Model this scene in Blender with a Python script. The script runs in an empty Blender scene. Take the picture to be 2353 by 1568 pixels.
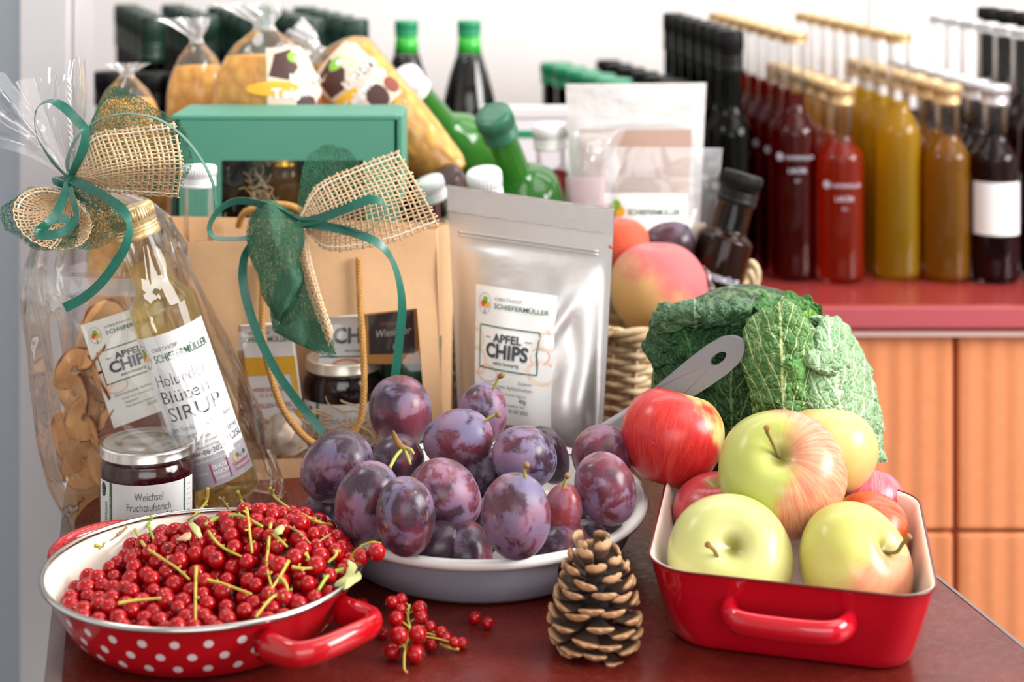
import bpy, math, random
import numpy as np
from mathutils import Vector, Matrix, Quaternion
random.seed(7); rng = np.random.default_rng(7)
PI = math.pi
SC = bpy.context.scene
COL = SC.collection
# ---------------------------------------------------------------- camera model (level camera with a vertical shift)
FP, CXP, HYP, CH = 3900.0, 1176.5, -190.0, 0.48      # focal length in px, centre column, horizon row, eye height over the table
def W(x, y, d):                    # the place at distance d that the photo shows at pixel x, y
    return Vector(((x - CXP) * d / FP, d, CH - (y - HYP) * d / FP))
def T(x, y, z=0.0):                # the place at height z over the table
    d = FP * (CH - z) / (y - HYP)
    return Vector(((x - CXP) * d / FP, d, z))
def px(v):
    return (CXP + FP * v[0] / v[1], HYP + FP * (CH - v[2]) / v[1])

# ---------------------------------------------------------------- materials
def srgb(h):
    h = h.lstrip('#')
    o = []
    for i in (0, 2, 4):
        c = int(h[i:i + 2], 16) / 255
        o.append(c / 12.92 if c <= .04045 else ((c + .055) / 1.055) ** 2.4)
    return tuple(o)
class E:
    def __init__(s, g, sock): s.g, s.s = g, sock
    def __add__(s, o): return s.g.math('ADD', s, o)
    __radd__ = __add__
    def __sub__(s, o): return s.g.math('SUBTRACT', s, o)
    def __rsub__(s, o): return s.g.math('SUBTRACT', o, s)
    def __mul__(s, o): return s.g.math('MULTIPLY', s, o)
    __rmul__ = __mul__
    def __truediv__(s, o): return s.g.math('DIVIDE', s, o)
class G:
    def __init__(s, name):
        s.m = bpy.data.materials.new(name); s.m.use_nodes = True
        s.t = s.m.node_tree; s.t.nodes.clear()
        s.out = s.t.nodes.new('ShaderNodeOutputMaterial')
    def put(s, sock, v):
        if isinstance(v, str): v = srgb(v)
        if isinstance(v, E): s.t.links.new(v.s, sock)
        elif isinstance(v, (tuple, list)) and sock.type == 'RGBA': sock.default_value = (*v[:3], 1)
        elif sock.type == 'RGBA': sock.default_value = (v, v, v, 1)
        else: sock.default_value = v
    def node(s, typ, out=0, at=None, inp=None):
        n = s.t.nodes.new(typ)
        for k, v in (at or {}).items(): setattr(n, k, v)
        for k, v in (inp or {}).items(): s.put(n.inputs[k], v)
        return E(s, n.outputs[out])
    def math(s, op, a, b=0.0, c=0.0): return s.node('ShaderNodeMath', 0, {'operation': op}, {0: a, 1: b, 2: c})
    def sat(s, a): return s.node('ShaderNodeMath', 0, {'operation': 'ADD', 'use_clamp': True}, {0: a, 1: 0.0})
    def step(s, x, lo, hi, a=0.0, b=1.0):
        return s.node('ShaderNodeMapRange', 0, {'interpolation_type': 'SMOOTHSTEP'}, {0: x, 1: lo, 2: hi, 3: a, 4: b})
    def mix(s, f, a, b): return s.node('ShaderNodeMix', 2, {'data_type': 'RGBA'}, {0: f, 6: a, 7: b})
    def co(s, which='Object'): return s.node('ShaderNodeTexCoord', which)
    def map(s, v, scale=(1, 1, 1), loc=(0, 0, 0), rot=(0, 0, 0)):
        return s.node('ShaderNodeMapping', 0, None, {0: v, 1: loc, 2: rot, 3: scale})
    def noise(s, v, sc=5.0, det=3.0, rough=.5, dist=0.0, out=0):
        return s.node('ShaderNodeTexNoise', out, None, {'Vector': v, 'Scale': sc, 'Detail': det, 'Roughness': rough, 'Distortion': dist})
    def vor(s, v, sc=5.0, feat='F1', out='Distance', rnd=1.0):
        return s.node('ShaderNodeTexVoronoi', out, {'feature': feat}, {'Vector': v, 'Scale': sc, 'Randomness': rnd})
    def wave(s, v, sc, dist=0.0, det=2.0, dirn='X'):
        return s.node('ShaderNodeTexWave', 1, {'bands_direction': dirn}, {'Vector': v, 'Scale': sc, 'Distortion': dist, 'Detail': det})
    def xyz(s, v):
        n = s.t.nodes.new('ShaderNodeSeparateXYZ'); s.put(n.inputs[0], v)
        return [E(s, o) for o in n.outputs]
    def vec(s, x, y, z): return s.node('ShaderNodeCombineXYZ', 0, None, {0: x, 1: y, 2: z})
    def bump(s, h, strength=.3, dist=.001):
        return s.node('ShaderNodeBump', 0, None, {'Height': h, 'Strength': strength, 'Distance': dist})
    def pb(s, color, rough=.5, **k):
        nm = {'metal': 'Metallic', 'spec': 'Specular IOR Level', 'trans': 'Transmission Weight', 'coat': 'Coat Weight', 'coatr': 'Coat Roughness', 'sss': 'Subsurface Weight',
              'sssr': 'Subsurface Radius', 'ssss': 'Subsurface Scale', 'ior': 'IOR', 'normal': 'Normal', 'alpha': 'Alpha', 'sheen': 'Sheen Weight', 'emit': 'Emission Color', 'emits': 'Emission Strength'}
        inp = {'Base Color': color, 'Roughness': rough}
        for a, b in k.items(): inp[nm[a]] = b
        return s.node('ShaderNodeBsdfPrincipled', 0, None, inp)
    def mixs(s, f, a, b): return s.node('ShaderNodeMixShader', 0, None, {0: f, 1: a, 2: b})
    def end(s, e): s.put(s.out.inputs[0], e); return s.m
def pm(name, color, rough=.5, bump=None, **k):        # a plain material; bump = (noise scale, strength, distance)
    g = G(name)
    if bump: k['normal'] = g.bump(g.noise(g.co(), bump[0], 4), bump[1], bump[2])
    return g.end(g.pb(color, rough, **k))
def film(name, gloss=.10, tint=(1, 1, 1), wr=60, wd=.002, rough=.06, haze=0.0, ior=1.5):
    g = G(name); c = g.co()
    n1 = g.noise(g.map(c, (1, 1, .45)), wr, 3, .5, .6); v = g.vor(c, wr * .45, 'F1')
    ed = g.step(g.vor(g.map(c, (1, 1, .55)), wr * .55, 'DISTANCE_TO_EDGE'), 0.0, .10)
    nb = g.bump(n1 * .6 + v * .8 + ed * .5, .6, wd)
    fr = g.node('ShaderNodeFresnel', 0, None, {'IOR': ior, 'Normal': nb})
    gl = g.node('ShaderNodeBsdfGlossy', 0, None, {'Color': (1, 1, 1), 'Roughness': rough, 'Normal': nb})
    tr = g.node('ShaderNodeBsdfTransparent', 0, None, {'Color': tint})
    if haze: tr = g.mixs(haze, tr, g.node('ShaderNodeBsdfDiffuse', 0, None, {'Color': (.9, .9, .92)}))
    return g.end(g.mixs(g.sat(fr * .55 + gloss), tr, gl))
def thin_glass(name, tint='ffffff', ior=1.5, k=1.2, rough=.02):
    g = G(name)
    fr = g.node('ShaderNodeFresnel', 0, None, {'IOR': ior})
    gl = g.node('ShaderNodeBsdfGlossy', 0, None, {'Color': (1, 1, 1), 'Roughness': rough})
    tr = g.node('ShaderNodeBsdfTransparent', 0, None, {'Color': srgb(tint)})
    return g.end(g.mixs(g.sat(fr * k), tr, gl))
def liquid(name, tint, ior=1.36, deep=.3, body=None, rough=.0):
    g = G(name)
    rf = g.mixs(.6, g.node('ShaderNodeBsdfRefraction', 0, None, {'Color': tint, 'Roughness': rough, 'IOR': ior}), g.node('ShaderNodeBsdfTransparent', 0, None, {'Color': tint}))
    df = g.mixs(.5, g.node('ShaderNodeBsdfDiffuse', 0, None, {'Color': body or tint}), g.node('ShaderNodeBsdfTranslucent', 0, None, {'Color': body or tint}))
    return g.end(g.mixs(deep, rf, df))

# ---------------------------------------------------------------- geometry
def nrm(v):
    v = np.asarray(v, float); return v / max(np.linalg.norm(v), 1e-12)
class MB:
    def __init__(s): s.V, s.F, s.M, s.U, s.n = [], [], [], [], 0
    def add(s, VF, m=0, uv=None, mat=None, inv=False):
        V = np.asarray(VF[0], float).reshape(-1, 3)
        if mat is not None:
            R = np.array(mat); V = V @ R[:3, :3].T + R[:3, 3]
        s.V.append(V); b = s.n; s.n += len(V)
        s.F += [tuple(b + i for i in (reversed(f) if inv else f)) for f in VF[1]]
        s.M += [m] * len(VF[1])
        s.U.append(np.asarray(uv, float) if uv is not None else np.zeros((len(V), 2)))
        return s
    def mesh(s, name, mats, smooth=True):
        me = bpy.data.meshes.new(name)
        V = np.concatenate(s.V) if s.V else np.zeros((0, 3))
        me.from_pydata(V.tolist(), [], s.F)
        for m in (mats if isinstance(mats, (list, tuple)) else [mats]): me.materials.append(m)
        if any(s.M): me.polygons.foreach_set('material_index', s.M)
        U = np.concatenate(s.U)
        if U.any():
            uvl = me.uv_layers.new(name='UVMap')
            idx = np.zeros(len(me.loops), np.int32); me.loops.foreach_get('vertex_index', idx)
            uvl.data.foreach_set('uv', U[idx].ravel())
        if smooth: me.polygons.foreach_set('use_smooth', [True] * len(me.polygons))
        me.validate(); me.update()
        return me
    def build(s, name, mats, parent=None, smooth=True, world=True, bevel=0.0, sub=0, sharp=None):
        if parent is not None and world:
            p = np.array(parent.location); s.V = [v - p for v in s.V]
        me = s.mesh(name, mats, smooth)
        if sharp:
            me.set_sharp_from_angle(angle=math.radians(sharp))
        o = bpy.data.objects.new(name, me); COL.objects.link(o)
        if parent is not None: o.parent = parent
        if bevel:
            b = o.modifiers.new('bevel', 'BEVEL'); b.width = bevel; b.segments = 3; b.limit_method = 'ANGLE'; b.angle_limit = math.radians(40)
        if sub:
            d = o.modifiers.new('sub', 'SUBSURF'); d.levels = d.render_levels = sub
        return o
def box(lo, hi):
    (a, b, c), (d, e, f) = lo, hi
    V = [(a, b, c), (d, b, c), (d, e, c), (a, e, c), (a, b, f), (d, b, f), (d, e, f), (a, e, f)]
    return V, [(0, 3, 2, 1), (4, 5, 6, 7), (0, 1, 5, 4), (1, 2, 6, 5), (2, 3, 7, 6), (3, 0, 4, 7)]
def hexa(P):                       # 8 corners, bottom ring then top ring
    return P, [(0, 3, 2, 1), (4, 5, 6, 7), (0, 1, 5, 4), (1, 2, 6, 5), (2, 3, 7, 6), (3, 0, 4, 7)]
def loft(rings, cap=True, closed=True):
    k = len(rings[0]); V = [p for r in rings for p in r]; F = []
    for i in range(len(rings) - 1):
        for j in range(k if closed else k - 1):
            a = i * k + j; b = i * k + (j + 1) % k
            F.append((a, b, b + k, a + k))
    if cap and closed:
        F.append(tuple(range(k))[::-1]); F.append(tuple((len(rings) - 1) * k + j for j in range(k)))
    return V, F
def lathe(prof, n=48, cap=True, sx=1.0, sy=1.0):
    rings = []
    for r, z in prof:
        r = max(r, 1e-5)
        rings.append([(sx * r * math.cos(2 * PI * j / n), sy * r * math.sin(2 * PI * j / n), z) for j in range(n)])
    return loft(rings, cap)
def cr(P, n=8, closed=False):      # Catmull-Rom through points
    P = [np.asarray(p, float) for p in P]; out = []
    m = len(P)
    for i in range(m if closed else m - 1):
        p0 = P[(i - 1) % m] if closed or i > 0 else 2 * P[0] - P[1]
        p1, p2 = P[i], P[(i + 1) % m]
        p3 = P[(i + 2) % m] if closed or i + 2 < m else 2 * P[-1] - P[-2]
        for k in range(n):
            t = k / n
            out.append(.5 * ((2 * p1) + (p2 - p0) * t + (2 * p0 - 5 * p1 + 4 * p2 - p3) * t * t + (3 * p1 - p0 - 3 * p2 + p3) * t ** 3))
    if not closed: out.append(P[-1])
    return out
def frames(P, closed=False, up=None):
    P = [np.asarray(p, float) for p in P]; n = len(P); T_ = []
    for i in range(n):
        a = P[(i - 1) % n] if closed or i else P[0]; b = P[(i + 1) % n] if closed or i < n - 1 else P[-1]
        T_.append(nrm(b - a))
    u = np.asarray(up if up is not None else (0, 0, 1.0), float)
    if abs(np.dot(u, T_[0])) > .9: u = np.array((1.0, 0, 0)) if abs(T_[0][0]) < .9 else np.array((0, 1.0, 0))
    N = []
    for t in T_:
        u = nrm(u - t * np.dot(u, t)); N.append(u.copy())
    return T_, N
def tube(P, r, n=8, closed=False, cap=True, ry=None, up=None):
    T_, N = frames(P, closed, up); rings = []
    for i, p in enumerate(P):
        ri = r[i] if isinstance(r, (list, np.ndarray)) else r
        r2 = ri if ry is None else (ry[i] if isinstance(ry, (list, np.ndarray)) else ry)
        b = np.cross(T_[i], N[i])
        rings.append([np.asarray(p) + ri * math.cos(2 * PI * j / n) * b + r2 * math.sin(2 * PI * j / n) * N[i] for j in range(n)])
    if closed: rings.append(rings[0])
    return loft(rings, cap and not closed)
def strip(P, w, wd, th=.0004):     # a ribbon: centre line, half width (number or list), width directions
    rings = []; T_, _ = frames(P)
    for i, p in enumerate(P):
        d = nrm(wd[i]); t = T_[i]; nn = nrm(np.cross(t, d)); wi = w[i] if isinstance(w, (list, np.ndarray)) else w
        p = np.asarray(p, float)
        rings.append([p - d * wi - nn * th, p - nn * th * 2.2, p + d * wi - nn * th, p + d * wi + nn * th, p + nn * th * 2.2 * 0, p - d * wi + nn * th])
    return loft(rings)
def gridf(f, nu, nv, cu=False):
    V, U, F = [], [], []
    for i in range(nu + 1):
        for j in range(nv + 1):
            V.append(tuple(f(i / nu, j / nv))); U.append((i / nu, j / nv))
    for i in range(nu):
        for j in range(nv):
            a = i * (nv + 1) + j; F.append((a, a + nv + 1, a + nv + 2, a + 1))
    return V, F, U
def thick(VF, th, dirn):           # gives a sheet a thickness along one direction
    V = [np.asarray(v, float) for v in VF[0]]; n = len(V); d = np.asarray(dirn, float) * th
    F = list(VF[1]); cnt = {}
    for f in F:
        for a, b in zip(f, f[1:] + f[:1]): cnt[(a, b)] = 1
    side = [(b, a, a + n, b + n) for (a, b) in cnt if (b, a) not in cnt]
    return V + [v + d for v in V], F + [tuple(n + i for i in reversed(f)) for f in F] + side
def bil(TL, TR, BL, BR):           # bilinear patch, v upwards
    TL, TR, BL, BR = (np.asarray(p, float) for p in (TL, TR, BL, BR))
    def f(u, v): return (BL * (1 - u) + BR * u) * (1 - v) + (TL * (1 - u) + TR * u) * v
    n = nrm(np.cross(TR - BL, TL - BR)); n = -n if n[1] > 0 else n
    f.n = n
    return f
def quadgrid(C):                   # smooth patch through a grid of control points (rows of equal length)
    R = [[np.asarray(p, float) for p in r] for r in C]
    def sp(P, t):
        m = len(P) - 1; x = min(max(t, 0), 1) * m; i = min(int(x), m - 1); t = x - i
        p0 = P[i - 1] if i else 2 * P[0] - P[1]; p3 = P[i + 2] if i + 2 <= m else 2 * P[m] - P[m - 1]
        p1, p2 = P[i], P[i + 1]
        return .5 * ((2 * p1) + (p2 - p0) * t + (2 * p0 - 5 * p1 + 4 * p2 - p3) * t * t + (3 * p1 - p0 - 3 * p2 + p3) * t ** 3)
    return lambda u, v: sp([sp(r, u) for r in R], v)
# ---------------------------------------------------------------- value noise on the CPU
_P = rng.permutation(512); _R = rng.random(512) * 2 - 1
def vn(x, y, z=0.0):
    xi, yi, zi = math.floor(x), math.floor(y), math.floor(z); xf, yf, zf = x - xi, y - yi, z - zi
    s = lambda t: t * t * (3 - 2 * t)
    def h(i, j, k): return _R[_P[(_P[(_P[(xi + i) & 511] + yi + j) & 511] + zi + k) & 511]]
    def l(a, b, t): return a + (b - a) * t
    u, v, w = s(xf), s(yf), s(zf)
    return l(l(l(h(0, 0, 0), h(1, 0, 0), u), l(h(0, 1, 0), h(1, 1, 0), u), v), l(l(h(0, 0, 1), h(1, 0, 1), u), l(h(0, 1, 1), h(1, 1, 1), u), v), w)
# ---------------------------------------------------------------- text
_TX = {}
def txt(s, bold=0.0):
    k = (s, bold)
    if k not in _TX:
        c = bpy.data.curves.new('t', 'FONT'); c.body = s; c.size = 1; c.resolution_u = 3; c.offset = bold
        o = bpy.data.objects.new('t', c); m = bpy.data.meshes.new_from_object(o)
        V = np.array([v.co[:2] for v in m.vertices]); F = [tuple(p.vertices) for p in m.polygons]
        bpy.data.objects.remove(o); bpy.data.curves.remove(c); bpy.data.meshes.remove(m)
        V[:, 0] -= V[:, 0].min()
        _TX[k] = (V, F)
    return _TX[k]
def letters(mb, lines, mapper, m=0, eps=.0004):
    # lines: (text, x, y, cap height, dict(al='l', w=total width, b=boldness, rot=degrees, shear))
    for L in lines:
        s, x, y, h = L[:4]; o = L[4] if len(L) > 4 else {}
        V, F = txt(s, o.get('b', 0.0)); k = h / .7; wd = V[:, 0].max()
        kx = o['w'] / wd if 'w' in o else k
        X = V[:, 0] * kx; Y = V[:, 1] * k
        X = X - {'l': 0, 'c': .5, 'r': 1}[o.get('al', 'l')] * wd * kx
        X = X + Y * o.get('shear', 0)
        a = math.radians(o.get('rot', 0)); X, Y = X * math.cos(a) - Y * math.sin(a), X * math.sin(a) + Y * math.cos(a)
        mb.add(([mapper(x + p, y + q, eps) for p, q in zip(X, Y)], F), o.get('m', m))
def flat(mb, pts, mapper, m=0, eps=.0004):             # a printed polygon
    mb.add(([mapper(x, y, eps) for x, y in pts], [tuple(range(len(pts)))]), m)
def disc(x, y, rx, ry=None, n=24, a0=0, a1=360):
    return [(x + rx * math.cos(math.radians(a0 + (a1 - a0) * i / n)), y + (ry or rx) * math.sin(math.radians(a0 + (a1 - a0) * i / n))) for i in range(n)]
def ringp(mb, x, y, rx, ry, w, mapper, m=0, eps=.0004, a0=0, a1=360, n=40):
    V = []; F = []
    for i in range(n + 1):
        a = math.radians(a0 + (a1 - a0) * i / n)
        for k in (-w / 2, w / 2): V.append(mapper(x + (rx + k) * math.cos(a), y + (ry + k) * math.sin(a), eps))
    for i in range(n): F.append((2 * i, 2 * i + 1, 2 * i + 3, 2 * i + 2))
    mb.add((V, F), m)
def linep(mb, x0, y0, x1, y1, w, mapper, m=0, eps=.0004, n=6):
    d = np.array((x1 - x0, y1 - y0), float); L = np.linalg.norm(d); d /= L; q = np.array((-d[1], d[0])) * w / 2; V = []; F = []
    for i in range(n + 1):
        p = np.array((x0, y0)) + d * L * i / n
        for k in (-1, 1): V.append(mapper(*(p + k * q), eps))
    for i in range(n): F.append((2 * i, 2 * i + 1, 2 * i + 3, 2 * i + 2))
    mb.add((V, F), m)
# ---------------------------------------------------------------- things
def tag(o, label=None, cat=None, group=None, kind=None):
    for k, v in (('label', label), ('category', cat), ('group', group), ('kind', kind)):
        if v: o[k] = v
    return o
def thing(name, label, cat, loc=(0, 0, 0), group=None, kind=None, zdir=None, spin=0.0):
    o = bpy.data.objects.new(name, None); COL.objects.link(o); o.location = loc; o.empty_display_size = .02
    if zdir is not None: turn(o, zdir, spin)
    return tag(o, label, cat, group, kind)
def turn(o, zdir, spin=0.0):
    q = Vector(zdir).to_track_quat('Z', 'Y') @ Quaternion((0, 0, 1), spin); o.rotation_euler = q.to_euler()
def solo(name, mb, mats, label, cat, loc=None, group=None, kind=None, **k):     # a thing that is one mesh
    if loc is not None: mb.V = [v - np.array(loc) for v in mb.V]
    o = mb.build(name, mats, **k)
    if loc is not None: o.location = loc
    return tag(o, label, cat, group, kind)
def dup(src, loc=None, label=None, rot=None, group=None):
    def cp(o, par):
        c = o.copy(); COL.objects.link(c)
        if par is not None: c.parent = par
        for ch in o.children: cp(ch, c)
        return c
    c = cp(src, None)
    if loc is not None: c.location = loc
    if rot is not None: c.rotation_euler = rot
    if label: c['label'] = label
    if group: c['group'] = group
    return c
ORD = ['first', 'second', 'third', 'fourth', 'fifth', 'sixth', 'seventh', 'eighth', 'ninth', 'tenth']
# ================================================================ the room
def structure(name, mb, m, **k):
    return tag(mb.build(name, m, **k), kind='structure')
M_WALL = pm('wall_paint', 'f4f3f1', .7, (40, .05, .002))
M_FLOOR = pm('floor_tile', '514a47', .5, (8, .1, .002))
FLZ = -.78
structure('floor', MB().add(box((-2.2, -1.9, FLZ - .05), (2.6, 2.9, FLZ))), M_FLOOR, smooth=False)
structure('ceiling', MB().add(box((-2.2, -1.9, 1.75), (2.6, 2.9, 1.8))), M_WALL, smooth=False)
structure('wall_back', MB().add(box((-2.2, 2.8, FLZ), (2.6, 2.9, 1.8))), M_WALL, smooth=False)
structure('wall_front', MB().add(box((-2.2, -1.9, FLZ), (2.6, -1.8, 1.8))), M_WALL, smooth=False)
structure('wall_right', MB().add(box((2.5, -1.9, FLZ), (2.6, 2.9, 1.8))), M_WALL, smooth=False)
structure('wall_left', MB().add(box((-2.2, -1.9, FLZ), (-2.1, 2.9, 1.8))), M_WALL, smooth=False)
# a joint between two wall panels behind the bottles
structure('trim_1', MB().add(box((.588, 2.797, FLZ), (.592, 2.801, 1.75))), pm('panel_joint', 'b9b9b8', .7), smooth=False)
# white door post and the blue-grey door leaf beside it
M_POST = pm('post_paint', 'c4c1c4', .45, (30, .05, .002)); M_DOOR = pm('door_paint', 'a0a8b2', .4)
YP = 1.86
structure('trim_2', MB().add(box((W(44, 0, YP).x, YP, FLZ), (W(155, 0, YP).x, YP + .12, 1.74))).add(box((W(155, 0, YP).x, YP + .02, FLZ), (W(165, 0, YP).x, YP + .05, 1.74))), M_POST, bevel=.004, smooth=False)
structure('door_1', MB().add(box((-1.35, YP + .035, FLZ), (W(40, 0, YP).x, YP + .075, 1.7))), M_DOOR, bevel=.003, smooth=False)

# ---------------------------------------------------------------- the laminated table in front
g = G('table_laminate'); c = g.co()
n = g.noise(c, 22, 5, .6); n2 = g.noise(c, 160, 3, .6); sp = g.vor(g.map(c, (1, 1.7, 1)), 70); scr = g.noise(g.map(c, (6, 260, 1), (0, 0, 0), (0, 0, .7)), 3, 4, .7)
base = g.mix(g.step(n, .35, .7), '5c1a15', '6a231c')
base = g.mix(g.step(n2, .58, .72) * .5, base, '743428')
base = g.mix(g.step(sp + n2 * .12, .16, .10) * .8, base, '200a08')
base = g.mix(g.step(scr, .70, .76) * .35, base, 'c09a90')
M_TABLE = g.end(g.pb(base, g.step(n2, .3, .8, .24, .40), spec=.35, normal=g.bump(n2, .12, .0006)))
M_EDGE = pm('table_edge_metal', '857a76', .5, (90, .3, .001), metal=.4)
M_WOOD = pm('table_leg_wood', '6a5546', .5)
tb = thing('table', 'dark red laminated table holding the fruit bowls', 'table', (-.05, 1.4, -.03))
ul = np.array((-.2216, .9751)); ua = np.array((.9751, .2216))
br = np.array((.3405 - .2273 * .86, 1.96)); bl = br - ua * .624
fr_ = br - ul * 1.16; fl_ = bl - ul * 1.16
def tring(z, d=0):
    q = [fl_ + (ua + ul) * d, fr_ + (-ua + ul) * d, br - (ua + ul) * d, bl + (ua - ul) * d]
    return [(p[0], p[1], z) for p in q]
MB().add(hexa(tring(-.028, .001) + tring(0, .001))).build('table_top', M_TABLE, tb, smooth=False, bevel=.002)
mb = MB(); e = tring(0)
for i in range(4):
    a, b = np.array(e[i]), np.array(e[(i + 1) % 4])
    t = nrm(b - a); q = np.cross(t, (0, 0, 1.0)) * .0022
    mb.add(hexa([a - q * .3 - (0, 0, .0285), b - q * .3 - (0, 0, .0285), b + q - (0, 0, .0285), a + q - (0, 0, .0285), a - q * .3 - (0, 0, .0006), b - q * .3 - (0, 0, .0006), b + q - (0, 0, .0006), a + q - (0, 0, .0006)]))
a, b = np.array(e[0]), np.array(e[3])
mb.add(hexa([a - (.001, 0, .001), a + (.009, 0, -.001), b + (.009, 0, -.001), b - (.001, 0, .001), a + (-.001, 0, .0008), a + (.009, 0, .0008), b + (.009, 0, .0008), b + (-.001, 0, .0008)]))
mb.build('edge_band', M_EDGE, tb, smooth=False)
for (i, j) in ((.05, .06), (.95, .06), (.05, .94), (.95, .94)):
    p = fl_ + ua * .624 * i + ul * 1.16 * j
    MB().add(box((p[0] - .02, p[1] - .02, FLZ), (p[0] + .02, p[1] + .02, -.028))).build('leg', M_WOOD, tb, smooth=False, bevel=.003)

# ---------------------------------------------------------------- the sales counter behind
CZ, CF = .02, 2.009
g = G('counter_laminate'); c = g.co(); n = g.noise(c, 60, 4)
M_CTOP = g.end(g.pb(g.mix(n, '8a2f2c', '9a3a35'), .22, spec=.5))
M_CBAND = pm('counter_front_band', 'b4525a', .4); M_CSTRIP = pm('counter_pale_strip', 'd9b3ac', .5)
g = G('hollow_brick'); c = g.co(); X, Y, Z = g.xyz(c)
rg = g.wave(g.vec(X, 0.0, 0.0), 11.2, 0.0, 0); n = g.noise(c, 55, 4, .6); n3 = g.noise(g.map(c, (60, 1, 3)), 2, 3)
M_BRICK = g.end(g.pb(g.mix(n * .6 + n3 * .4, 'd67848', 'ea9c6c'), .85, normal=g.bump(rg + n * .15, .5, .003)))
M_JOINT = pm('brick_joint', 'a2532c', .9)
ct = thing('sales_counter', 'red topped brick sales counter carrying the rows of bottles', 'counter', (0, 2.3, FLZ))
MB().add(box((-2.05, CF, CZ - .031), (2.45, 2.79, CZ))).build('worktop', M_CTOP, ct, smooth=False, bevel=.004)
MB().add(box((-2.05, CF - .003, CZ - .0255), (2.45, CF + .0, CZ - .002))).build('front_band', M_CBAND, ct, smooth=False, bevel=.001)
MB().add(box((-2.05, CF + .004, CZ - .0375), (2.45, CF + .03, CZ - .0312))).build('pale_strip', M_CSTRIP, ct, smooth=False)
MB().add(box((-2.05, CF + .03, FLZ), (2.45, 2.78, CZ - .0375))).build('joint_backing', M_JOINT, ct, smooth=False)
xs = W(2195, 0, CF + .02).x; zs = W(0, 1222, CF + .02).z; hb = .238; wb = .245
for i in range(-9, 8):
    for j in range(4):
        z1 = zs - hb * (j - 1); z0 = z1 - hb
        if z1 > CZ - .038: z1 = CZ - .038
        if z0 < FLZ: z0 = FLZ
        if z1 - z0 < .02 or i * wb + xs > 1.2 or i * wb + xs + wb < -.5: continue
        MB().add(box((xs + i * wb + .003, CF + .018, z0 + .0025), (xs + (i + 1) * wb - .003, CF + .04, z1 - .0025))).build('brick', M_BRICK, ct, smooth=False, bevel=.004)

# ================================================================ bottles of the shop
GLASS = thin_glass('clear_glass', k=.6)
GLASSG = thin_glass('green_glass', '7fc487'); GLASSD = thin_glass('dark_glass', '4a4440'); GLASSN = thin_glass('near_black_glass', '1b1d1c', k=.4)
def LQ(name, tr, body, deep=.35): return liquid(name, srgb(tr), 1.36, deep, srgb(body))
L_RED = LQ('dark_red_liquor', 'd02a1c', '8a1210', .30); L_ORANGE = LQ('orange_liquor', 'fa6a1c', 'd8441a', .36)
L_YEL = LQ('yellow_liquor', 'ffe648', 'ffd42c', .36); L_AMB = LQ('amber_liquor', 'fcd458', 'e2a428', .32)
L_WINE = LQ('wine_red_liquor', '8d1220', '3a0810', .5); L_BLACK = pm('black_liquor', '070708', .4, spec=.1)
L_JUICE = pm('black_juice', '0a0908', .06, spec=.6)
C_GOLD = pm('gold_cap', 'd9b684', .35, metal=.6); C_SILVER = pm('silver_cap', 'dcdcdf', .25, metal=.7); C_BLACK = pm('black_cap', '0c0d0e', .45, spec=.25)
C_GREEN = pm('bottle_green_cap', '1f3b31', .35); C_GREENB = pm('bright_green_cap', '1f8f63', .35); C_WHITE = pm('white_cap', 'f2f2f4', .4)
PAPER = pm('white_paper', 'f3f2f0', .6); PRINTW = pm('white_print', 'd5d2e2', .5)
def bprof(R, H, rn, sh, neck):     # bottle outline: radius, height to the lip, neck radius, shoulder height, neck start
    P = [(0, .002), (R * .8, .0), (R * .97, .004), (R, .012), (R, sh * .5), (R, sh)]
    for k in range(1, 8):
        t = k / 8; P.append((rn + (R - rn) * (.5 + .5 * math.cos(PI * t)), sh + (neck - sh) * t))
    P += [(rn, neck), (rn, H - .02), (rn * 1.0, H)]
    return P
def capmesh(r, z0, z1, ribs=True, n=36):
    mb = MB(); h = z1 - z0
    P = [(r * .96, z0), (r, z0 + h * .04)]
    for k in range(3):
        P += [(r, z0 + h * (.18 + .1 * k)), (r * .965, z0 + h * (.2 + .1 * k)), (r * .965, z0 + h * (.22 + .1 * k)), (r, z0 + h * (.24 + .1 * k))]
    P += [(r, z1 - h * .06), (r * .95, z1), (r * .5, z1), (0, z1)]
    mb.add(lathe(P, n, False))
    if ribs:
        for k in range(n):
            a = 2 * PI * k / n
            mb.add(box((-.0004, -.0004, 0), (.0006, .0004, h * .38)), mat=Matrix.Translation((r * math.cos(a), r * math.sin(a), z0 + h * .56)) @ Matrix.Rotation(a, 4, 'Z'))
    return mb
def liqprof(P, R, level, k=.93):
    out = []
    for r, z in P:
        if z > level: break
        out.append((r * k if r else 0, max(z, .004)))
    r_prev = out[-1][0]
    rl = np.interp(level, [z for _, z in P], [r for r, _ in P]) * k
    out += [(rl, level), (0, level)]
    return out
def make_bottle(name, label, cat, loc, R, H, rn, sh, neck, glass, liq, level, cap, caph=.03, capr=None, group=None, n=28, cov=1.0, zdir=None, spin=0):
    t = thing(name, label, cat, loc, group, zdir=zdir, spin=spin)
    P = bprof(R, H, rn, sh, neck)
    MB().add(lathe(P, n, False)).build('glass_body', glass, t, world=False)
    if liq: MB().add(lathe(liqprof(P, R, level), n, False)).build('liquid', liq, t, world=False)
    if cap: capmesh(capr or rn * 1.13, H - caph * .9, H + caph * .1, True, 24).build('cap', cap, t, world=False)
    return t
def band(R, z0, z1, a0, a1, n=24, off=.0005):
    V = []; F = []
    for i in range(n + 1):
        a = a0 + (a1 - a0) * i / n
        for z in (z0, z1): V.append(((R + off) * math.sin(a), -(R + off) * math.cos(a), z))
    for i in range(n): F.append((2 * i, 2 * i + 2, 2 * i + 3, 2 * i + 1))
    return V, F
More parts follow.
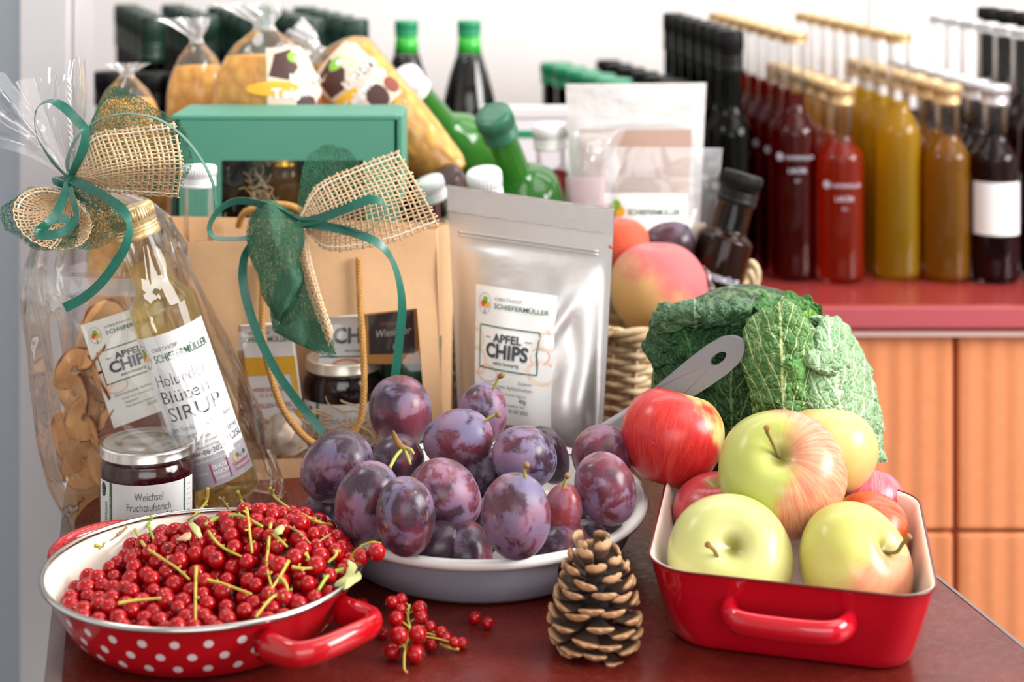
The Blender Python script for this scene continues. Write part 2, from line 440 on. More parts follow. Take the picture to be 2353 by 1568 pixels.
def cyl(R, z0=0.0):                # maps label coordinates onto a bottle's front
    return lambda x, y, e=.0004: ((R + e) * math.sin(x / R), -(R + e) * math.cos(x / R), z0 + y)
def at_counter(x, d): return Vector(((x - CXP) * d / FP, d, CZ))
# rows on the counter: pixel column of the front bottle, distance, step per bottle, count
def row(first, n, step, words, group):
    for k in range(1, n):
        loc = first.location + Vector(step) * k
        dup(first, loc, words % ORD[k], group=group)
TALL = dict(H=.312, rn=.0145, sh=.185, neck=.222); SMALL = dict(H=.246, rn=.0155, sh=.155, neck=.185)
def print_lines(t, R, z, name='white_print'):
    mb = MB(); m = cyl(R)
    letters(mb, [('SCHIEFERMÜLLER', 0, z, .0045, dict(al='c', w=.046)), ('LIKÖR', 0, z - .017, .006, dict(al='c')), ('0,5 l', 0, z - .028, .003, dict(al='c'))], m)
    flat(mb, disc(-.0235, z + .003, .005), m)
    mb.build('lettering', PRINTW, t, world=False)
step = (-.0058, .064, 0)
def front_row(name, px_, d, n, R, dims, glass, liq, level, cap, what, group, prn=None, lab=False, caph=.026, st=step, n0=0):
    lbl = what + ', %s in its row'
    b = make_bottle(name, lbl % ORD[n0], 'bottle', at_counter(px_, d), R, glass=glass, liq=liq, level=level, cap=cap, caph=caph, group=group, **dims)
    if prn: print_lines(b, R, prn)
    if lab:
        o = MB().add(band(R, .062, .128, -1.25, .95)).build('paper_label', PAPER, b, world=False)
    for k in range(1, n):
        dup(b, b.location + Vector(st) * k, lbl % ORD[k + n0], group=group)
    return b
front_row('liqueur_bottle', 1678, 2.15, 7, .0285, TALL, GLASSN, L_BLACK, .20, C_BLACK, 'tall black bottle with long black capsule', 'tall black bottles', .12, caph=.055)
front_row('liqueur_bottle', 1824, 2.165, 8, .0305, TALL, GLASS, L_RED, .235, C_GOLD, 'tall dark red liqueur bottle with gold cap', 'tall dark red bottles', .155, caph=.014)
front_row('liqueur_bottle', 1931, 2.15, 6, .0305, SMALL, GLASS, L_ORANGE, .172, C_GOLD, 'short orange red liqueur bottle with gold cap', 'short orange red bottles', .122)
front_row('liqueur_bottle', 2064, 2.165, 8, .0290, TALL, GLASS, L_YEL, .225, C_GOLD, 'tall yellow liqueur bottle with gold cap', 'tall yellow bottles', None, caph=.014)
front_row('liqueur_bottle', 2176, 2.155, 7, .0300, SMALL, GLASS, L_AMB, .182, C_GOLD, 'short amber liqueur bottle with gold cap', 'short amber bottles')
front_row('liqueur_bottle', 2286, 2.15, 7, .0310, SMALL, GLASS, L_WINE, .18, C_SILVER, 'short wine red bottle with white paper label and silver cap', 'short wine red bottles', lab=True)
front_row('liqueur_bottle', 2395, 2.175, 7, .0300, TALL, GLASS, L_WINE, .222, C_SILVER, 'tall wine red bottle with silver cap near the picture edge', 'tall wine red bottles', caph=.014)
front_row('liqueur_bottle', 2478, 2.23, 6, .0300, dict(H=.322, rn=.0145, sh=.19, neck=.226), GLASSN, L_BLACK, .2, C_BLACK, 'tall black capped bottle at the far picture edge', 'black capped bottles at the picture edge', caph=.04)
# shorter black bottles and green capped bottles behind the pouches
front_row('syrup_bottle', 1548, 2.22, 6, .027, dict(H=.243, rn=.016, sh=.15, neck=.185), GLASSN, L_BLACK, .17, C_BLACK, 'short black bottle with black cap beside the pale pouches', 'short black bottles', caph=.04, st=(-.0135, .062, 0))
front_row('syrup_bottle', 1412, 2.24, 5, .027, dict(H=.244, rn=.021, sh=.15, neck=.19), GLASSD, L_BLACK, .17, C_GREENB, 'short bottle with bright green cap behind the pale pouches', 'green capped short bottles', caph=.03, st=(-.0175, .062, 0))
# dark oil and wine bottles at the other end of the counter
OIL = dict(H=.325, rn=.0155, sh=.19, neck=.235)
for i, (x, d) in enumerate(((815, 2.16), (712, 2.16), (592, 2.165), (470, 2.225), (348, 2.225))):
    front_row('oil_bottle', x, d, 5, .0305, OIL, GLASSN, L_BLACK, .21, C_GREEN, 'dark green capped bottle of the %s row from the juice bottles' % ORD[i], 'dark bottles with dark green capsules', caph=.06, st=(-.0245, .072, 0))
LOW = dict(H=.262, rn=.02, sh=.165, neck=.2)
for i, (x, d) in enumerate(((258, 2.135), (346, 2.12), (428, 2.11))):
    front_row('oil_bottle', x, d, 1, .0265, LOW, GLASSN, L_BLACK, .18, C_BLACK, 'short black capped bottle, the %s one from the post' % ORD[i], 'short black capped dark bottles', caph=.042, st=(-.022, .062, 0))
# two conical juice bottles with bright green necks
NECKG = pm('translucent_green_neck', '35b83c', .2, spec=.6)
for i, (x, d, cx) in enumerate(((934, 2.23, 'beside the dark capped bottles'), (1078, 2.23, 'nearer the bare wall'))):
    t = thing('juice_bottle', 'black conical juice bottle with bright green neck, %s' % cx, 'bottle', at_counter(x, d), 'conical juice bottles')
    P = [(0, .001), (.036, 0), (.0398, .006), (.0402, .05), (.0398, .15), (.0378, .19), (.0335, .222), (.026, .252), (.0195, .272), (.0165, .282)]
    MB().add(lathe(P, 36, True)).build('body', L_JUICE, t, world=False)
    MB().add(lathe([(.0165, .2822), (.0150, .294), (.0142, .305)], 28, True)).build('neck', NECKG, t, world=False)
    capmesh(.0155, .305, .3245, False, 28).build('cap', C_GREENB, t, world=False)
# white box with a green stripe in front of the wall
t = thing('carton', 'white carton with a green stripe standing on the counter behind the green bottles', 'box', at_counter(1205, 2.14))
a, b = W(1112, 250, 2.14), W(1308, 420, 2.14)
MB().add(box((a.x, 2.14, CZ), (b.x, 2.165, a.z))).build('carton_body', pm('carton_white', 'ebe6ee', .6), t, smooth=False, bevel=.002)
zg = W(0, 309, 2.14).z
MB().add(box((a.x, 2.1385, zg - .004), (b.x, 2.1398, zg + .005))).build('stripe', C_GREENB, t, smooth=False)
MB().add(box((a.x - .002, 2.137, a.z - .012), (b.x + .002, 2.167, a.z + .002))).build('lid', pm('carton_lid', 'e2dfe2', .6), t, smooth=False, bevel=.002)
# ================================================================ red dotted enamel bowl with currants
BC = np.array((-.2075, 1.143, 0.0)); BR_, BH = .1085, .0455
g = G('dotted_red_enamel'); X, Y, Z = g.xyz(g.co())
ang = g.math('ARCTAN2', Y, X); NA = 30
row_ = (Z - .0075) / .0100
ri = g.math('FLOOR', row_); fz = row_ - ri - .5
par = g.math('MODULO', ri, 2.0)
uu = ang * (NA / (2 * PI)) + par * .5 + 50.0
fu = uu - g.math('FLOOR', uu) - .5
rad = g.math('SQRT', X * X + Y * Y)
du = fu * rad * (2 * PI / NA); dv = fz * .0108
dd = g.math('SQRT', du * du + dv * dv)
inb = g.math('MULTIPLY', g.math('GREATER_THAN', Z, .0076), g.math('LESS_THAN', Z, .0374))
awa = g.math('GREATER_THAN', g.math('ABSOLUTE', g.math('ABSOLUTE', ang + math.radians(33)) - PI / 2.0), -9.0)
near = g.math('GREATER_THAN', g.math('COSINE', (ang + math.radians(40)) * 2.0), .80)
dot = g.step(dd, .00325, .00285) * inb * (1.0 - near)
M_DOT = g.end(g.pb(g.mix(dot, 'c40f1e', 'f3f0f0'), .12, spec=.5, coat=.3, coatr=.05))
M_RED = pm('red_enamel', 'b80d1a', .13, spec=.5, coat=.3, coatr=.05)
M_CREAM = pm('cream_enamel', 'efe3d6', .18, spec=.5)
M_STEEL = pm('polished_steel', 'c9c6c2', .16, metal=1.0)
bowl = thing('enamel_bowl', 'round red enamel bowl with white polka dots and a steel rim, full of currants', 'bowl', BC); bowl.scale = (.972, .972, .98)
prof = [(0, .0006), (.070, 0), (.078, .0012), (.0845, .005), (.092, .0135), (.0985, .025), (.1035, .036), (.1075, BH - .003)]
MB().add(lathe(prof, 96, False)).build('bowl_body', M_DOT, bowl, world=False)
inn = [(.1078, BH - .002), (.1025, .036), (.0972, .025), (.0908, .0148), (.083, .0066), (.070, .0026), (0, .0024)]
MB().add(lathe(inn, 96, False)).build('bowl_interior', M_CREAM, bowl, world=False)
MB().add(tube([(.1085 * math.cos(2 * PI * i / 120), .1085 * math.sin(2 * PI * i / 120), BH - .001) for i in range(120)], .0021, 10, True)).build('rim', M_STEEL, bowl, world=False)
def loop_handle(a, r0, r1, span, z, wr, hr, dz=.004):
    P = []
    for k in range(-6, 7):
        t = k / 6; s = abs(t)
        th = a + math.radians(span) * t * (1 - .12 * (1 - s))
        rr = r0 + (r1 - r0) * (1 - s ** 4.5) ** .55
        P.append((rr * math.cos(th), rr * math.sin(th), z + dz * (1 - s ** 2)))
    P = cr(P, 4); n = len(P)
    e = [1 + .35 * abs(i / (n - 1) * 2 - 1) ** 6 for i in range(n)]
    return tube(P, [wr * x for x in e], 12, ry=[hr * x for x in e], up=(0, 0, 1))
for a, r1_ in ((-40, .1415), (140, .1355)):
    MB().add(loop_handle(math.radians(a), .1060, r1_, 19, .0285, .0058, .0078)).build('handle', M_RED, bowl, world=False)

# the heap of currants: height over the bowl floor, in bowl coordinates
def heap(x, y):
    r = math.hypot(x, y)
    h = .0315 + .032 * math.exp(-(((x - .038) / .060) ** 2 + ((y - .030) / .055) ** 2)) + .008 * math.exp(-(((x + .03) / .05) ** 2 + ((y - .03) / .04) ** 2))
    h += .006 * math.exp(-(((x - .07) / .03) ** 2 + ((y + .01) / .04) ** 2))
    h += .005 * math.exp(-(((x - .075) / .035) ** 2 + ((y + .02) / .05) ** 2))
    h -= .006 * max(0, (-x - .045) / .05)
    return h - .004 * max(0, (r - .085) / .015)
g = G('currant_skin'); c = g.co(); X, Y, Z = g.xyz(c)
an = g.math('ARCTAN2', Y, X); st = g.math('ABSOLUTE', g.math('SINE', an * 6.0)); li = g.step(st, .10, .0) * g.step(g.math('ABSOLUTE', Z), .0052, .002)
n = g.noise(c, 300, 2)
inf = g.node('ShaderNodeObjectInfo', 4)
col = g.mix(inf * .6 + n * .3, 'ac060f', '660209'); col = g.mix(li * .3, col, 'e8402f')
M_CUR = g.end(g.pb(col, .10, spec=.42, sss=.2, sssr=(.008, .001, .001), ssss=.25, coat=.0))
M_CALYX = pm('currant_calyx', '4a3020', .8)
M_STALK = pm('currant_stalk', 'c2b04a', .55, (400, .3, .0004), sss=.1, sssr=(.003, .003, .001)); M_STALKG = pm('green_currant_stalk', '9fb84a', .5)
M_STALKB = pm('brown_currant_stalk', 'a98a58', .6)
def berry_mb(r=.0053):
    mb = MB(); V = []
    n, m = 20, 13
    for i in range(m):
        t = PI * i / (m - 1)
        for j in range(n):
            a = 2 * PI * j / n; rr = r * (1 - .07 * math.exp(-((PI - t) / .25) ** 2) - .05 * math.exp(-(t / .2) ** 2))
            V.append((rr * math.sin(t) * math.cos(a), rr * math.sin(t) * math.sin(a), rr * math.cos(t)))
    F = [(i * n + j, i * n + n + j, i * n + n + (j + 1) % n, i * n + (j + 1) % n) for i in range(m - 1) for j in range(n)]
    mb.add((V, F), 0)
    P = [(.0012, -r * .90), (.0013, -r * 1.0), (.0008, -r * 1.12), (.0003, -r * 1.18), (0, -r * 1.05)]
    mb.add(lathe(P, 7, False), 1, inv=True)
    for k in range(5):
        a = k * 2 * PI / 5
        mb.add(tube([(0, 0, -r * .95), (.0006 * math.cos(a), .0006 * math.sin(a), -r * 1.12), (.0013 * math.cos(a), .0013 * math.sin(a), -r * 1.2)], [.0004, .0003, .0001], 4), 1)
    return mb
BERRY = berry_mb().mesh('currant', [M_CUR, M_CALYX])
def berry(loc, r=.0053, parent=None, name='currant'):
    o = bpy.data.objects.new(name, BERRY); COL.objects.link(o)
    o.rotation_euler = (random.uniform(-2.4, .6), random.uniform(-1, 1), random.uniform(0, 6.28)); s = r / .0053; o.scale = (s, s, s)
    if parent is not None:
        o.parent = parent; o.location = Vector(loc) - parent.location
    else: o.location = loc
    return o
pts = []
cand = []
for ring in range(60000):
    a = random.uniform(0, 2 * PI); rr = .0985 * math.sqrt(random.random())
    cand.append((rr * math.cos(a), rr * math.sin(a)))
for (x, y) in cand:
    zr = heap(x, y); lim = np.interp(zr, [.0024, .0066, .0148, .025, .036, .044], [.07, .083, .0908, .0972, .1025, .1078]) * .972 - .0066
    if math.hypot(x, y) > lim: continue
    if x < -.062 and y > .012 and math.hypot(x + .03, y) > .045: continue          # bare enamel shows at the far side
    z = heap(x, y) + random.uniform(-.0022, .0030)
    ok = True
    for (u, v, w_) in pts:
        if abs(u - x) < .012 and (u - x) ** 2 + (v - y) ** 2 + (z - w_) ** 2 < .0103 ** 2: ok = False; break
    if ok: pts.append((x, y, z))
    if len(pts) >= 300: break
NB = len(pts)
for (x, y, z) in pts:
    o = berry((BC[0] + x, BC[1] + y, z), random.uniform(.0050, .0066))
    tag(o, 'glossy red currant lying in the heap in the dotted bowl', 'currant', 'red currants heaped in the dotted bowl')
# the deeper layer nobody can count
mb = MB(); q = []
for (x, y) in cand:
    if math.hypot(x, y) > .082: continue
    z = heap(x, y) - .0085 + random.uniform(-.001, .001)
    if any((u - x) ** 2 + (v - y) ** 2 + (z - w_) ** 2 < .0094 ** 2 for (u, v, w_) in q): continue
    q.append((x, y, z))
    if len(q) > 260: break
for (x, y, z) in q:
    mb.add(lathe([(.0054 * math.sin(PI * i / 8), -.0054 * math.cos(PI * i / 8)) for i in range(9)], 12, False), mat=Matrix.Translation((BC[0] + x, BC[1] + y, z)))
V = []
mb.add(lathe([(.074, .0075), (.083, .016), (.077, .021), (.05, .024), (0, .026)], 40, False), mat=Matrix.Translation(BC))
solo('currant_heap', mb, M_CUR, 'deeper layers of red currants under the heap in the dotted bowl', 'currants', loc=BC, kind='stuff')
# stalks lying on the heap; pixels traced, then laid on the heap's surface
def onheap(x, y, lift=.006):
    best = None
    for k in range(400):
        d = 1.02 + k * .0006; p = W(x, y, d)
        lx, ly = p.x - BC[0], p.y - BC[1]
        dz = p.z - (heap(lx, ly) + lift if math.hypot(lx, ly) < .1 else BH)
        if dz < 0: return p
        if best is None or dz < best[0]: best = (dz, p)
    return best[1]
ZX = lambda p: (60 + p[0] / 2.801, 1100 + p[1] / 2.801)
STALKS = [
    ([(700, 330), (760, 430), (850, 500), (960, 570), (1050, 650)], 0, 'thick yellow currant stalk lying slantwise on the heap beside the bare enamel'),
    ([(1130, 250), (1180, 350), (1260, 440), (1400, 510)], 0, 'yellow knobbly currant stalk starting under the bright green stalk'),
    ([(1150, 300), (1250, 250), (1380, 240), (1520, 310)], 1, 'bright green arched currant stalk on top of the heap'),
    ([(1170, 60), (1160, 150), (1090, 230), (1040, 270)], 0, 'thin yellow stalk standing up in front of the jam jar label'),
    ([(1360, 80), (1400, 170), (1500, 300)], 0, 'pale yellow stalk standing up before the syrup bottle base'),
    ([(1385, 170), (1420, 200), (1440, 350), (1455, 480)], 0, 'long straight stalk running down the middle of the heap'),
    ([(1570, 60), (1600, 120), (1690, 190)], 0, 'hooked yellow stalk above the topmost currants'),
    ([(1770, 230), (1880, 280), (1970, 300)], 0, 'jagged yellow stalk pointing towards the plums'),
    ([(1575, 290), (1560, 430), (1550, 560), (1580, 700)], 0, 'long upright stalk beside the shiny berries in the centre'),
    ([(1690, 530), (1640, 620), (1560, 740)], 0, 'short slanted stalk crossing the long upright one'),
    ([(1690, 720), (1580, 770), (1480, 890)], 0, 'curved yellow stalk at the front under the crossing stalks'),
    ([(1640, 640), (1680, 700), (1650, 760)], 0, 'small crooked stalk end hanging at the crossing stalks'),
    ([(1150, 650), (1270, 680), (1450, 745)], 0, 'nearly level orange yellow stalk low on the front of the heap'),
    ([(590, 805), (700, 785), (870, 770)], 0, 'level yellow stalk close to the front rim'),
    ([(1095, 570), (1090, 740), (1090, 910)], 0, 'upright yellow green stalk reaching the front rim'),
    ([(2050, 580), (1950, 620), (1880, 720)], 1, 'curved pale green stalk of the large leaf scrap'),
    ([(2005, 450), (1990, 500), (1945, 540)], 0, 'short bent stalk above the large leaf scrap'),
    ([(1710, 570), (1780, 580), (1860, 575)], 0, 'short level stalk between the crossing stalks and the leaf scrap'),
    ([(810, 240), (790, 300), (820, 390)], 1, 'pale thin stalk before the bare enamel'),
    ([(1590, 360), (1640, 400), (1680, 440)], 0, 'short stalk beside the topmost currants'),
    ([(2020, 320), (1940, 370), (1880, 410)], 2, 'thin brownish stalk pointing at the dish of plums'),
    ([(1690, 310), (1760, 350), (1830, 420)], 2, 'brownish stalk below the jagged stalk'),
    ([(1800, 480), (1820, 520), (1840, 560)], 0, 'tiny stalk stub beside the short level stalk'),
    ([(445, 430), (480, 440), (520, 440)], 0, 'tiny stalk stub on the berries near the back rim'),
    ([(650, 310), (600, 360), (540, 400)], 2, 'thin brown stalk over the bare enamel'),
    ([(1240, 120), (1290, 170), (1330, 250)], 2, 'brown stalk before the base of the syrup bottle'),
]
for k, (P, kind, lab) in enumerate(STALKS):
    c3 = cr([onheap(*ZX(p)) for p in P], 8); n = len(c3); r0 = .0011 if kind != 1 else .0014
    if kind == 2: r0 = .0008
    mb = MB().add(tube(c3, [r0 * (1.15 - .5 * i / n) for i in range(n)], 7))
    for i in range(5, n - 2, 5):           # small stubs where berries grew
        d = nrm((random.uniform(-1, 1), random.uniform(-.6, .6), random.uniform(-.2, 1))) * random.uniform(.002, .004)
        mb.add(tube([c3[i], c3[i] + d * .6, c3[i] + d], [r0 * .7, r0 * .5, r0 * .8], 5))
    solo('currant_stalk', mb, (M_STALK, M_STALKG, M_STALKB)[kind], lab, 'stalk', loc=tuple(c3[0]), group='bare currant stalks on the heap')
def leaf_scrap(P, label, m, jag=.12):
    ctr = np.mean([np.array(p) for p in P], 0); ring = cr(P, 5, True); V = [ctr - np.array((0, .003, 0))] + [p + (p - ctr) * random.uniform(-jag, jag) for p in ring]
    n = len(ring); F = [(0, 1 + i, 1 + (i + 1) % n) for i in range(n)]
    solo('leaf_scrap', MB().add(thick((V, F), .0004, (0, 1, -.2))), m, label, 'leaf', loc=tuple(ctr), group='leaf scraps among the currants')
M_LEAFP = pm('pale_leaf', 'c3c884', .6, (150, .4, .0008)); M_LEAFT = pm('tan_leaf', 'd8a884', .6)
leaf_scrap([onheap(*ZX(p), .008) for p in ((2075, 520), (2130, 560), (2150, 640), (2060, 710), (1985, 680), (2050, 620))], 'large pale green leaf scrap by the bowl rim beside the plums', M_LEAFP)
leaf_scrap([onheap(*ZX(p), .009) for p in ((1045, 285), (1100, 300), (1135, 370), (1110, 385), (1075, 345))], 'narrow pale green leaf scrap near the bright green stalk', M_LEAFP)
leaf_scrap([onheap(*ZX(p), .009) for p in ((1600, 325), (1660, 300), (1650, 350), (1610, 365))], 'small grey green leaf scrap under the topmost berries', M_LEAFP)
leaf_scrap([onheap(*ZX(p), .009) for p in ((965, 395), (1030, 350), (1065, 355), (1040, 400))], 'dry tan leaf scrap beside the narrow green leaf', M_LEAFT)
# a sprig with two currants hanging over the dish rim
def sprig(name, label, stem, berries, loc, m=M_STALK, sr=.0009):
    t = thing(name, label, 'currants', loc)
    c3 = cr(stem, 8); n = len(c3)
    mb = MB().add(tube(c3, [sr * (1.2 - .5 * i / n) for i in range(n)], 7))
    for (p, r) in berries:
        k = min(range(n), key=lambda i: np.linalg.norm(c3[i] - np.array(p)))
        a, b = c3[k], np.array(p); mb.add(tube(cr([a, (a + b) / 2 + np.array((0, 0, .001)), b + nrm(a - b) * r * .8], 4), sr * .55, 5))
        berry(p, r, t, 'berry')
    mb.build('stem', m, t)
    return t
sp1 = [W(*ZX((2090, 515)), 1.135), W(*ZX((2125, 465)), 1.128), W(*ZX((2175, 428)), 1.125), W(*ZX((2230, 410)), 1.123), W(*ZX((2285, 418)), 1.122)]
sprig('currant_sprig', 'sprig with two currants reaching over to the rim of the plum dish', sp1, [(W(*ZX((2158, 505)), 1.12), .0053), (W(*ZX((2256, 473)), 1.12), .0060)], tuple(sp1[0]))
# the bunch lying on the table
def tz(zx, zy, z=.0055): return T(800 + zx / 3.137, 1200 + zy / 3.137, z)
def bz(zx, zy, r, d=None):
    x, y = 800 + zx / 3.137, 1200 + zy / 3.137; R = r / 3.137
    return (W(x, y, d), R * d / FP) if d else (lambda p: (p, R * p.y / FP))(T(x, y, R * 1.10 / FP))
BB = [(315, 580, 48, 1.128), (380, 560, 46, 1.132), (375, 630, 45, 1.125), (345, 700, 58, 1.108), (515, 625, 56, 1.125), (525, 690, 50, 1.117), (590, 755, 42, 1.112), (365, 820, 66, 1.090),
      (500, 810, 66, 1.095), (320, 935, 60, None), (482, 952, 70, None), (600, 880, 52, None), (670, 800, 48, 1.11), (700, 835, 46, 1.108), (820, 875, 44, None), (765, 870, 40, 1.10)]
bl_ = [bz(*b) for b in BB]
stm = [tz(440, 600, .020), tz(430, 680, .017), tz(445, 780, .014), tz(420, 880, .010), tz(405, 960, .008), tz(405, 1060, .0025), tz(425, 1085, .0015)]
bn = sprig('currant_sprig', 'bunch of red currants lying on the table between bowl and pine cone', stm, bl_, tuple(tz(440, 780, 0)))
s2 = cr([tz(660, 880, .003), tz(720, 905, .003), tz(800, 920, .002)], 6)
MB().add(tube(s2, .0009, 6)).add(tube(cr([tz(735, 910, .003), tz(745, 880, .004)], 4), .0006, 5)).build('stem', M_STALK, bn)
p_, r_ = bz(912, 692, 46); o = berry(p_, r_); tag(o, 'single red currant on the table touching the one nearer the pine cone', 'currant')
p_, r_ = bz(1004, 730, 46); o = berry(p_, r_); tag(o, 'single red currant on the table, the nearer of the loose pair to the pine cone', 'currant')
for x, y, r, l in ((105, 590, 44, 'dark red currant on the table between the bowl and the plum dish'), (255, 800, 46, 'red currant on the table beside the bowl handle and the bunch')):
    p_, r_ = bz(x, y, r); o = berry(p_, r_); tag(o, l, 'currant')

# ================================================================ grey enamel dish with plums
DC = np.array((-.0235, 1.292, 0)); RX, RY, DH = .1265, .137, .0395
M_GREY = pm('grey_enamel', '9a9fab', .34, spec=.45); M_WHITEE = pm('white_enamel', 'f1efec', .15, spec=.5)
dish = thing('enamel_dish', 'round grey enamel dish with a broad white rim, full of plums', 'dish', DC)
k = RY / RX
MB().add(lathe([(0, .001), (.094, 0), (.101, .0015), (.107, .006), (.1135, .018), (.1185, .030), (.1205, DH - .0035)], 96, False, 1, k)).build('dish_body', M_GREY, dish, world=False)
MB().add(lathe([(.1200, DH - .002), (.117, .034), (.110, .014), (.102, .005), (.09, .003), (0, .003)], 96, False, 1, k)).build('dish_interior', M_WHITEE, dish, world=False)
MB().add(lathe([(.1195, DH - .0035), (.1215, DH - .0055), (.1255, DH - .0055), (.1275, DH - .002), (.1265, DH + .0014), (.122, DH + .0016), (.1185, DH - .0005)], 96, False, 1, k)).build('rim', M_WHITEE, dish, world=False)
def plum_mat(i, mid='5c2038', dark='3a2430', bloom='847ba2', red=.5, blo=.5):
    g = G('plum_skin'); c = g.node('ShaderNodeTexCoord', 3); c = g.map(c, (1, 1, 1), (i * 3.1, i * 1.7, i * 2.3))
    n1 = g.noise(c, 26, 3, .5, .3); n2 = g.noise(c, 62, 5, .62, .5); n3 = g.noise(c, 420, 3, .7); n4 = g.noise(c, 150, 4, .65); n5 = g.noise(g.map(c, (1, 1, 1), (9, 4, 2)), 30, 2, .5, .4)
    col = g.mix(g.step(n1 + n4 * .15, .64 - .25 * red, .80 - .22 * red), dark, mid)
    bl = g.step(n2 + n5 * .5 + n4 * .12, .86 - .16 * blo, .985 - .16 * blo)
    tone = g.mix(g.step(n1, .35, .65), bloom, 'a07a96')
    col = g.mix(bl * (.30 + .45 * blo), col, tone)
    col = g.mix(g.step(n3, .30, .75) * .14, col, '6a6480')
    sc = g.step(g.noise(c, 60, 2, .5, 2.0), *((.70, .715) if i in (4, 10) else (.775, .79)))
    col = g.mix(sc * .8, col, 'b0805c')
    dots = g.step(g.vor(c, 420), .12, .04) * .22
    col = g.mix(dots, col, 'a08a98')
    return g.end(g.pb(col, g.mix(bl, .27, .46), spec=.45, normal=g.bump(n3 * .2 + n4 * .25, .10, .001), sheen=.06))
def plum_mesh(a, b, seed):
    V = []; n, m = 40, 28; random.seed(seed); ph = random.uniform(0, 6)
    for i in range(m):
        t = PI * i / (m - 1)
        for j in range(n):
            A = 2 * PI * j / n
            r = math.sin(t) ** .96 * a
            z = b * math.cos(t)
            gr = math.exp(-((A - PI) / .22) ** 2) * .035 * math.sin(t)
            z -= b * .07 * math.exp(-(t / .22) ** 2)
            r *= 1 + .03 * math.cos(t) - gr + .02 * vn(2 * math.cos(A) + seed, 2 * math.sin(A), 3 * math.cos(t))
            V.append((r * math.cos(A), r * math.sin(A), z))
    F = [(i * n + j, i * n + n + j, i * n + n + (j + 1) % n, i * n + (j + 1) % n) for i in range(m - 1) for j in range(n)]
    return V, F
M_PSTEM = pm('plum_stem_green', 'a9a84e', .6, (300, .3, .0004)); M_PTIP = pm('plum_stem_tip', '8d6a3e', .7, (300, .5, .0006))
def dirv(deg, pitch):               # long axis: degrees clockwise from up in the picture plane, pitch towards the viewer
    a, p = math.radians(deg), math.radians(pitch)
    return Vector((math.sin(a) * math.cos(p), -math.sin(p), math.cos(a) * math.cos(p)))
PL = [  # px, py, w, h, depth, tilt, pitch, spin, stem pixels, red, bloom, label
    (920, 947, 146, 168, 1.345, -12, 10, 1.0, None, .6, .5, 'large upright plum at the back of the dish below the kraft bag window'),
    (773, 1073, 152, 182, 1.245, 48, 10, 2.0, None, .6, .4, 'plum hanging over the dish rim on the currant side'),
    (911, 1062, 122, 130, 1.29, 60, 0, .5, None, .0, .15, 'dark plum half hidden behind the forked stem'),
    (843, 1157, 146, 198, 1.20, 16, 8, 3.2, None, .5, .75, 'tall bluish plum leaning on the egg shaped one in front'),
    (932, 1188, 138, 186, 1.165, -4, 8, .4, None, .75, .7, 'egg shaped plum with small tan scars standing at the front rim'),
    (1022, 1142, 160, 186, 1.215, -42, 20, 4.4, None, .45, .75, 'wide plum with black speckles in the middle of the heap'),
    (1052, 1009, 132, 168, 1.285, 72, 20, 1.2, ((1105, 974), (1123, 963), (1140, 954), (1150, 956)), .85, .95, 'pinkish plum with a stem pointing at the chips pouch'),
    (1107, 955, 118, 152, 1.345, 12, 8, 2.2, ((1130, 900), (1138, 885), (1146, 868), (1157, 860)), .5, .85, 'upright plum with a straight stem in front of the chips pouch'),
    (1206, 1052, 140, 158, 1.265, -55, 30, 5.1, None, .7, .9, 'plum with a lavender patch below the chips pouch'),
    (1258, 1046, 92, 140, 1.34, -25, 0, .3, None, .1, .0, 'bare dark plum hidden behind the one with the lavender patch'),
    (1186, 1187, 160, 198, 1.155, -5, 6, 2.9, ((1207, 1098), (1205, 1085), (1208, 1074), (1211, 1066)), .55, .8, 'big plum with a curved tan scar at the front rim'),
    (1292, 1179, 92, 138, 1.205, 12, 5, 1.4, ((1292, 1128), (1296, 1112), (1301, 1098), (1306, 1091)), 1.3, .25, 'small reddish plum with a stem beside the big scarred one'),
    (1392, 1124, 138, 172, 1.215, -22, 6, .9, None, .9, 1.0, 'pink bloomed plum at the rim on the apple side'),
    (1384, 1048, 138, 140, 1.30, -30, 0, 3.6, None, .8, .55, 'speckled plum touching the red apple'),
    (1070, 1282, 165, 130, 1.195, 85, 0, 2.5, None, .15, .2, 'dark plum lying low at the front between two standing plums'),
    (1290, 1262, 126, 140, 1.198, 60, 0, 1.9, None, .4, .4, 'plum lying low behind the pine cone'),
    (1108, 1098, 120, 140, 1.285, 10, 0, 4.0, None, .0, .4, 'dark plum in the gap below the pinkish plum'),
    (1372, 1222, 110, 130, 1.245, 30, 0, 2.7, None, .0, .3, 'shaded plum under the pink bloomed one'),
    (1004, 1262, 120, 140, 1.192, 40, 0, 3.3, None, .0, .2, 'shaded plum in the gap behind the low front plum, currant side'),
    (1108, 1212, 112, 134, 1.238, 10, 0, 1.1, None, .0, .2, 'shaded plum in the gap beside the big scarred plum'),
    (1240, 1212, 104, 126, 1.248, 20, 0, 2.1, None, .1, .2, 'shaded plum between the big scarred plum and the small reddish one'),
    (1340, 1248, 100, 120, 1.225, 75, 0, 4.1, None, .1, .3, 'shaded plum low at the rim behind the cone tip'),
    (870, 1236, 104, 122, 1.215, 35, 0, 5.1, None, .1, .3, 'shaded plum low at the rim behind the hanging two currant sprig'),
    (1170, 1120, 110, 130, 1.285, 5, 0, 6.1, None, .1, .3, 'shaded plum deep between the lavender patched and the speckled plum'),
    (752, 1180, 110, 130, 1.265, 20, 0, 5.7, None, .1, .3, 'shaded plum under the one hanging over the rim'),
]
